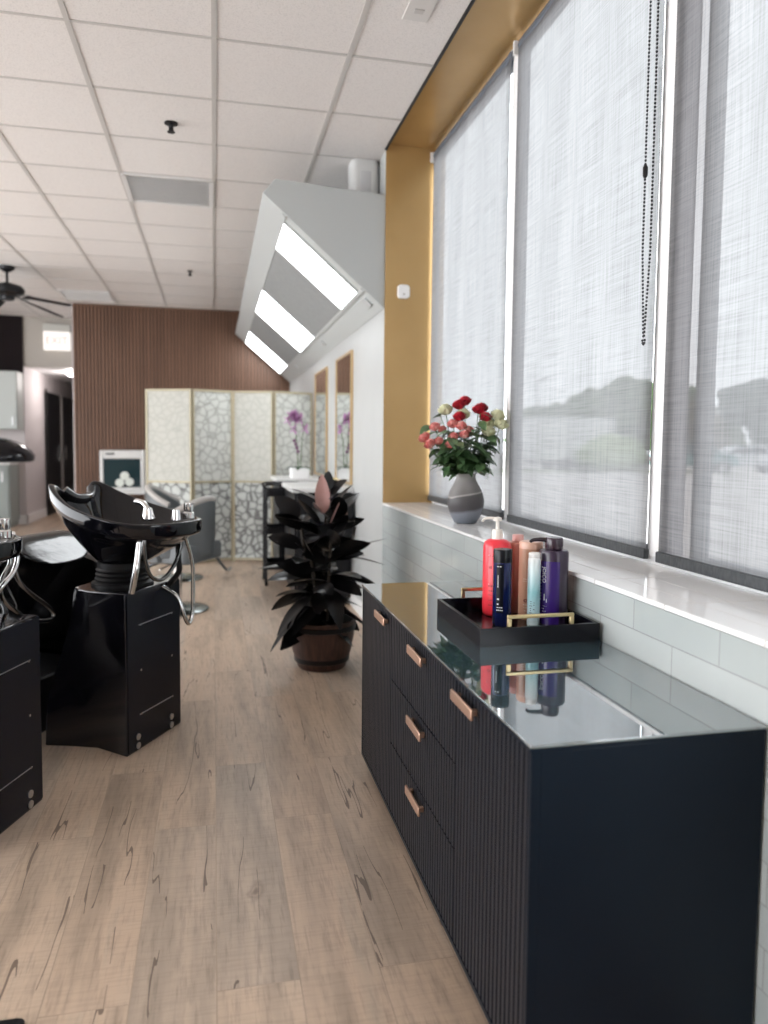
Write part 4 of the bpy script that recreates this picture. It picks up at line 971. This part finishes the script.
bm = BM(); tube(bm, [(-.08, -.21, .94), (-.03, -.284, .865), (-.03, -.29, .812), (-.03, -.246, .767), (-.03, -.232, .722), (-.03, -.259, .676), (-.03, -.344, .614), (-.03, -.417, .576), (-.03, -.524, .55), (-.03, -.562, .564), (-.03, -.516, .61), (-.03, -.402, .684), (-.03, -.335, .745), (-.03, -.30, .83), (-.06, -.24, .92)], .0085, 10, 6); obj('spray_hose', bm, mat('steel_hose_dark', (.34, .34, .34), .2, 1.), u2, smooth=1.)
for u in (u1, u2): u['group'] = 'black shampoo stations'

# dark mat corner at the lower left
t = tag(empty('floor_mat', (-.62, 1.45, 0)), 'corner of a black rubber floor mat at the bottom left', 'mat')
bm = BM(); rings(bm, [[(x, y, z) for x, y in roundrect(.44*s, .44*s, .02, 3)] for z, s in ((0, 1), (.008, 1), (.012, .97))]); obj('mat_body', bm, RUBBER, t, smooth=.5)
bm = BM()
for k in range(10): box(bm, (-.18, -.18+.04*k-.004, .012), (.18, -.18+.04*k+.004, .0135))

# ------------------------------------------------------------------ outdoors beyond the windows
ASPH = m_simple_noise('asphalt', (.50, .47, .45), (.58, .54, .52), 1.2, .9)
bm = BM(); box(bm, (1.42, -30, -.3), (140, 150, -.1)); o = struct('ground_outside', bm, ASPH)
bm = BM()
for k in range(7): prism(bm, [(9+k*2.6, 12+k*3.2, -.099), (9.15+k*2.6, 12+k*3.2, -.099), (16.15+k*2.6, 8+k*3.2, -.099), (16+k*2.6, 8+k*3.2, -.099)], (0, 0, .004))
struct('trim_14', bm, mat('road_paint', (.75, .74, .7), .8))
def stuffg(poly, z, m, name):
    bm = BM(); prism(bm, [(x, y, -.1) for x, y in poly], (0, 0, z+.1)); return struct(name, bm, m)
GRASS = m_simple_noise('grass', (.10, .16, .05), (.2, .22, .1), 3, .9)
stuffg([(11, 32.8), (24, 31.2), (27.5, 36.5), (14, 37)], -.02, GRASS, 'ground_verge')
stuffg([(10, 31.9), (25, 30.2), (25.2, 30.5), (10.1, 32.2)], .03, mat('kerb', (.7, .68, .65), .8), 'trim_15')
def blob(bm, c, r, sub=3, amp=.28, sz=1., seed=0):
    d = bmesh.ops.create_icosphere(bm, subdivisions=sub, radius=1)
    for v in d['verts']:
        n = v.co.normalized(); k = 1 + amp*noise.noise(n*2.3 + Vector((seed, seed*.7, 0))) + amp*.7*noise.noise(n*7 + Vector((seed, 0, 3)))
        v.co = Vector(c) + Vector((n.x*r*k, n.y*r*k, n.z*r*k*sz))
def tree(x, y, h_, r, m, label, group=None):
    t = tag(empty('tree', (x, y, -.1)), label, 'tree', group)
    bm = BM(); tube(bm, [(0, 0, 0), (.05, 0, h_*.3), (0, 0, h_*.75)], .22, 8, 3, .08); obj('trunk', bm, BARK, t, smooth=1.)
    bm = BM(); q = random.Random(int(x*31+y))
    for k in range(15):
        a = q.uniform(0, 6.28); rr = q.uniform(.15, .62)*r; z = h_*q.uniform(.28, .82); s = 1-abs(z/h_-.5)*.7
        blob(bm, (rr*math.cos(a)*s, rr*math.sin(a)*s, z), r*q.uniform(.32, .5), 3, .4, .85, q.random()*40)
    obj('crown', bm, m, t)
BARK = bark('bark', (.06, .045, .035), (.12, .09, .07))
def foliage(name, a, b): return m_simple_noise(name, a, b, 2.6, .9, bump=.5)
F1 = foliage('green_foliage', (.03, .065, .015), (.10, .17, .05)); F2 = foliage('blue_green_foliage', (.02, .05, .03), (.07, .12, .08)); F3 = foliage('warm_foliage', (.10, .07, .03), (.17, .16, .07))
def dirp(u, y): return (u*y, y)
GT = 'trees across the car park'
for rx_, y, h_, r in ((.455, 62, 4.6, 3.2), (.49, 60, 5.0, 3.0), (.525, 58, 5.8, 3.2), (.56, 58, 6.4, 3.3), (.60, 57, 7.1, 3.6), (.635, 57, 7.0, 3.6), (.67, 60, 6.6, 3.4)):
    tree(rx_*y, y, h_, r, F1, 'leafy green tree in the row across the car park, seen through the shades', GT)
tree(.715*56, 56, 5.4, 2.8, F3, 'brownish green tree across the car park, between the row and the tall dark tree')
tree(.745*60, 60, 4.2, 2.8, F1, 'low green tree beyond the parked cars')
tree(.83*48, 48, 7.4, 3.7, F2, 'tall blue green tree at the right edge behind the parked cars')
t = tag(empty('bush', (18.9, 33.2, -.1)), 'wide clipped round bush in front of the white trailer', 'bush')
bm = BM(); blob(bm, (0, 0, .92), 1.5, 4, .12, .66, 3); blob(bm, (.6, .2, .8), 1.15, 4, .12, .66, 9); blob(bm, (-.6, .1, .75), 1.1, 4, .12, .66, 5); 
for v in bm.verts: v.co.z = max(v.co.z, 0)
obj('bush_foliage', bm, foliage('bush_green', (.16, .24, .08), (.28, .36, .15)), t); bm = BM(); cyl(bm, (0, 0, 0), (0, 0, .6), .1, 8); obj('bush_stem', bm, BARK, t)
t = tag(empty('box_trailer', (19.3, 37.6, -.1)), 'plain white box trailer parked across the car park', 'trailer')
TW = mat('trailer_white', (.72, .72, .72), .6)
bm = BM(); box(bm, (-3.0, -1.1, .55), (1.6, 1.1, 2.75)); obj('box_body', bm, TW, t, bevel=.05)
bm = BM(); box(bm, (-3.02, -1.12, 2.75), (1.62, 1.12, 2.82)); box(bm, (1.52, -1.13, .55), (1.63, -1.09, 2.75)); obj('edge_trim', bm, mat('trailer_trim', (.85, .85, .85), .5), t)
bm = BM(); box(bm, (-2.9, -1.0, .42), (1.5, 1.0, .55)); obj('chassis', bm, ALU_DARK, t)
for x_ in (-1.2, -.35):
    for s in (-1, 1):
        bm = BM(); cyl(bm, (x_, s*1.12, .38), (x_, s*.92, .38), .38, 20); obj('wheel', bm, RUBBER, t, smooth=.6)
def car(x, y, rz, m, label):
    t = tag(empty('car', (x, y, -.1), rz), label, 'car')
    prof = [(-2.1, .35), (-2.15, .7), (-1.95, .95), (-1.2, 1.02), (-.6, 1.42), (.75, 1.44), (1.45, 1.02), (2.1, .88), (2.18, .4)]
    bm = BM(); prism(bm, [(a, -.85, z) for a, z in prof], (0, 1.7, 0)); obj('car_body', bm, m, t, bevel=.08)
    for s in (-1, 1):
        bm = BM(); prism(bm, [(a, s*.87, z) for a, z in ((-1.0, 1.02), (-.52, 1.34), (.68, 1.36), (1.2, 1.02))], (0, s*.01, 0)); obj('side_window', bm, DARKGLASS, t)
        for xx in (-1.35, 1.35):
            bm = BM(); cyl(bm, (xx, s*.90, .33), (xx, s*.68, .33), .33, 20); w_ = obj('wheel', bm, RUBBER, t, smooth=.6)
            bm = BM(); cyl(bm, (xx, s*.91, .33), (xx, s*.90, .33), .19, 14); obj('hubcap', bm, BRUSHED, w_)
    bm = BM(); box(bm, (-2.19, -.6, .62), (-2.0, .6, .8)); obj('tail_light', bm, mat('tail_red', (.3, .02, .02), .3), t)
car(27.6, 35.0, -.35, mat('car_silver', (.62, .64, .66), .3, .3), 'silver car parked outside at the right edge, in front of the tall tree')
car(23.9, 34.2, -.35, mat('car_teal', (.10, .24, .24), .3), 'dark teal car parked outside, left of the silver car')
t = tag(empty('lamp_post', (26.3, 58.5, -.1)), 'thin grey street lamp post rising left of the tree row', 'street lamp')
bm = BM(); tube(bm, [(0, 0, 0), (0, 0, 6.8)], .11, 8, 0, .07); obj('post', bm, ALU_GREY, t); bm = BM(); box(bm, (-.05, -.15, 6.75), (.9, .15, 6.9)); obj('lamp_head', bm, ALU_GREY, t)

# the same group phrase on repeats of one kind
for o in sc.objects:
    g_ = {'ceiling_vent': 'ceiling air vents', 'fire_sprinkler': 'ceiling sprinklers', 'roller_shade': 'window shades', 'wall_mirror': 'mirrors along the wall',
          'styling_station': 'styling stations along the mirror wall', 'comb': 'combs in the tool holder', 'shampoo_bottle': 'hair products in the tray',
          'pump_bottle': 'hair products in the tray', 'spray_can': 'hair products in the tray', 'tree': 'trees across the car park', 'car': 'parked cars outside'}.get(o.name.split('.')[0])
    if g_ and o.parent is None: o['group'] = g_
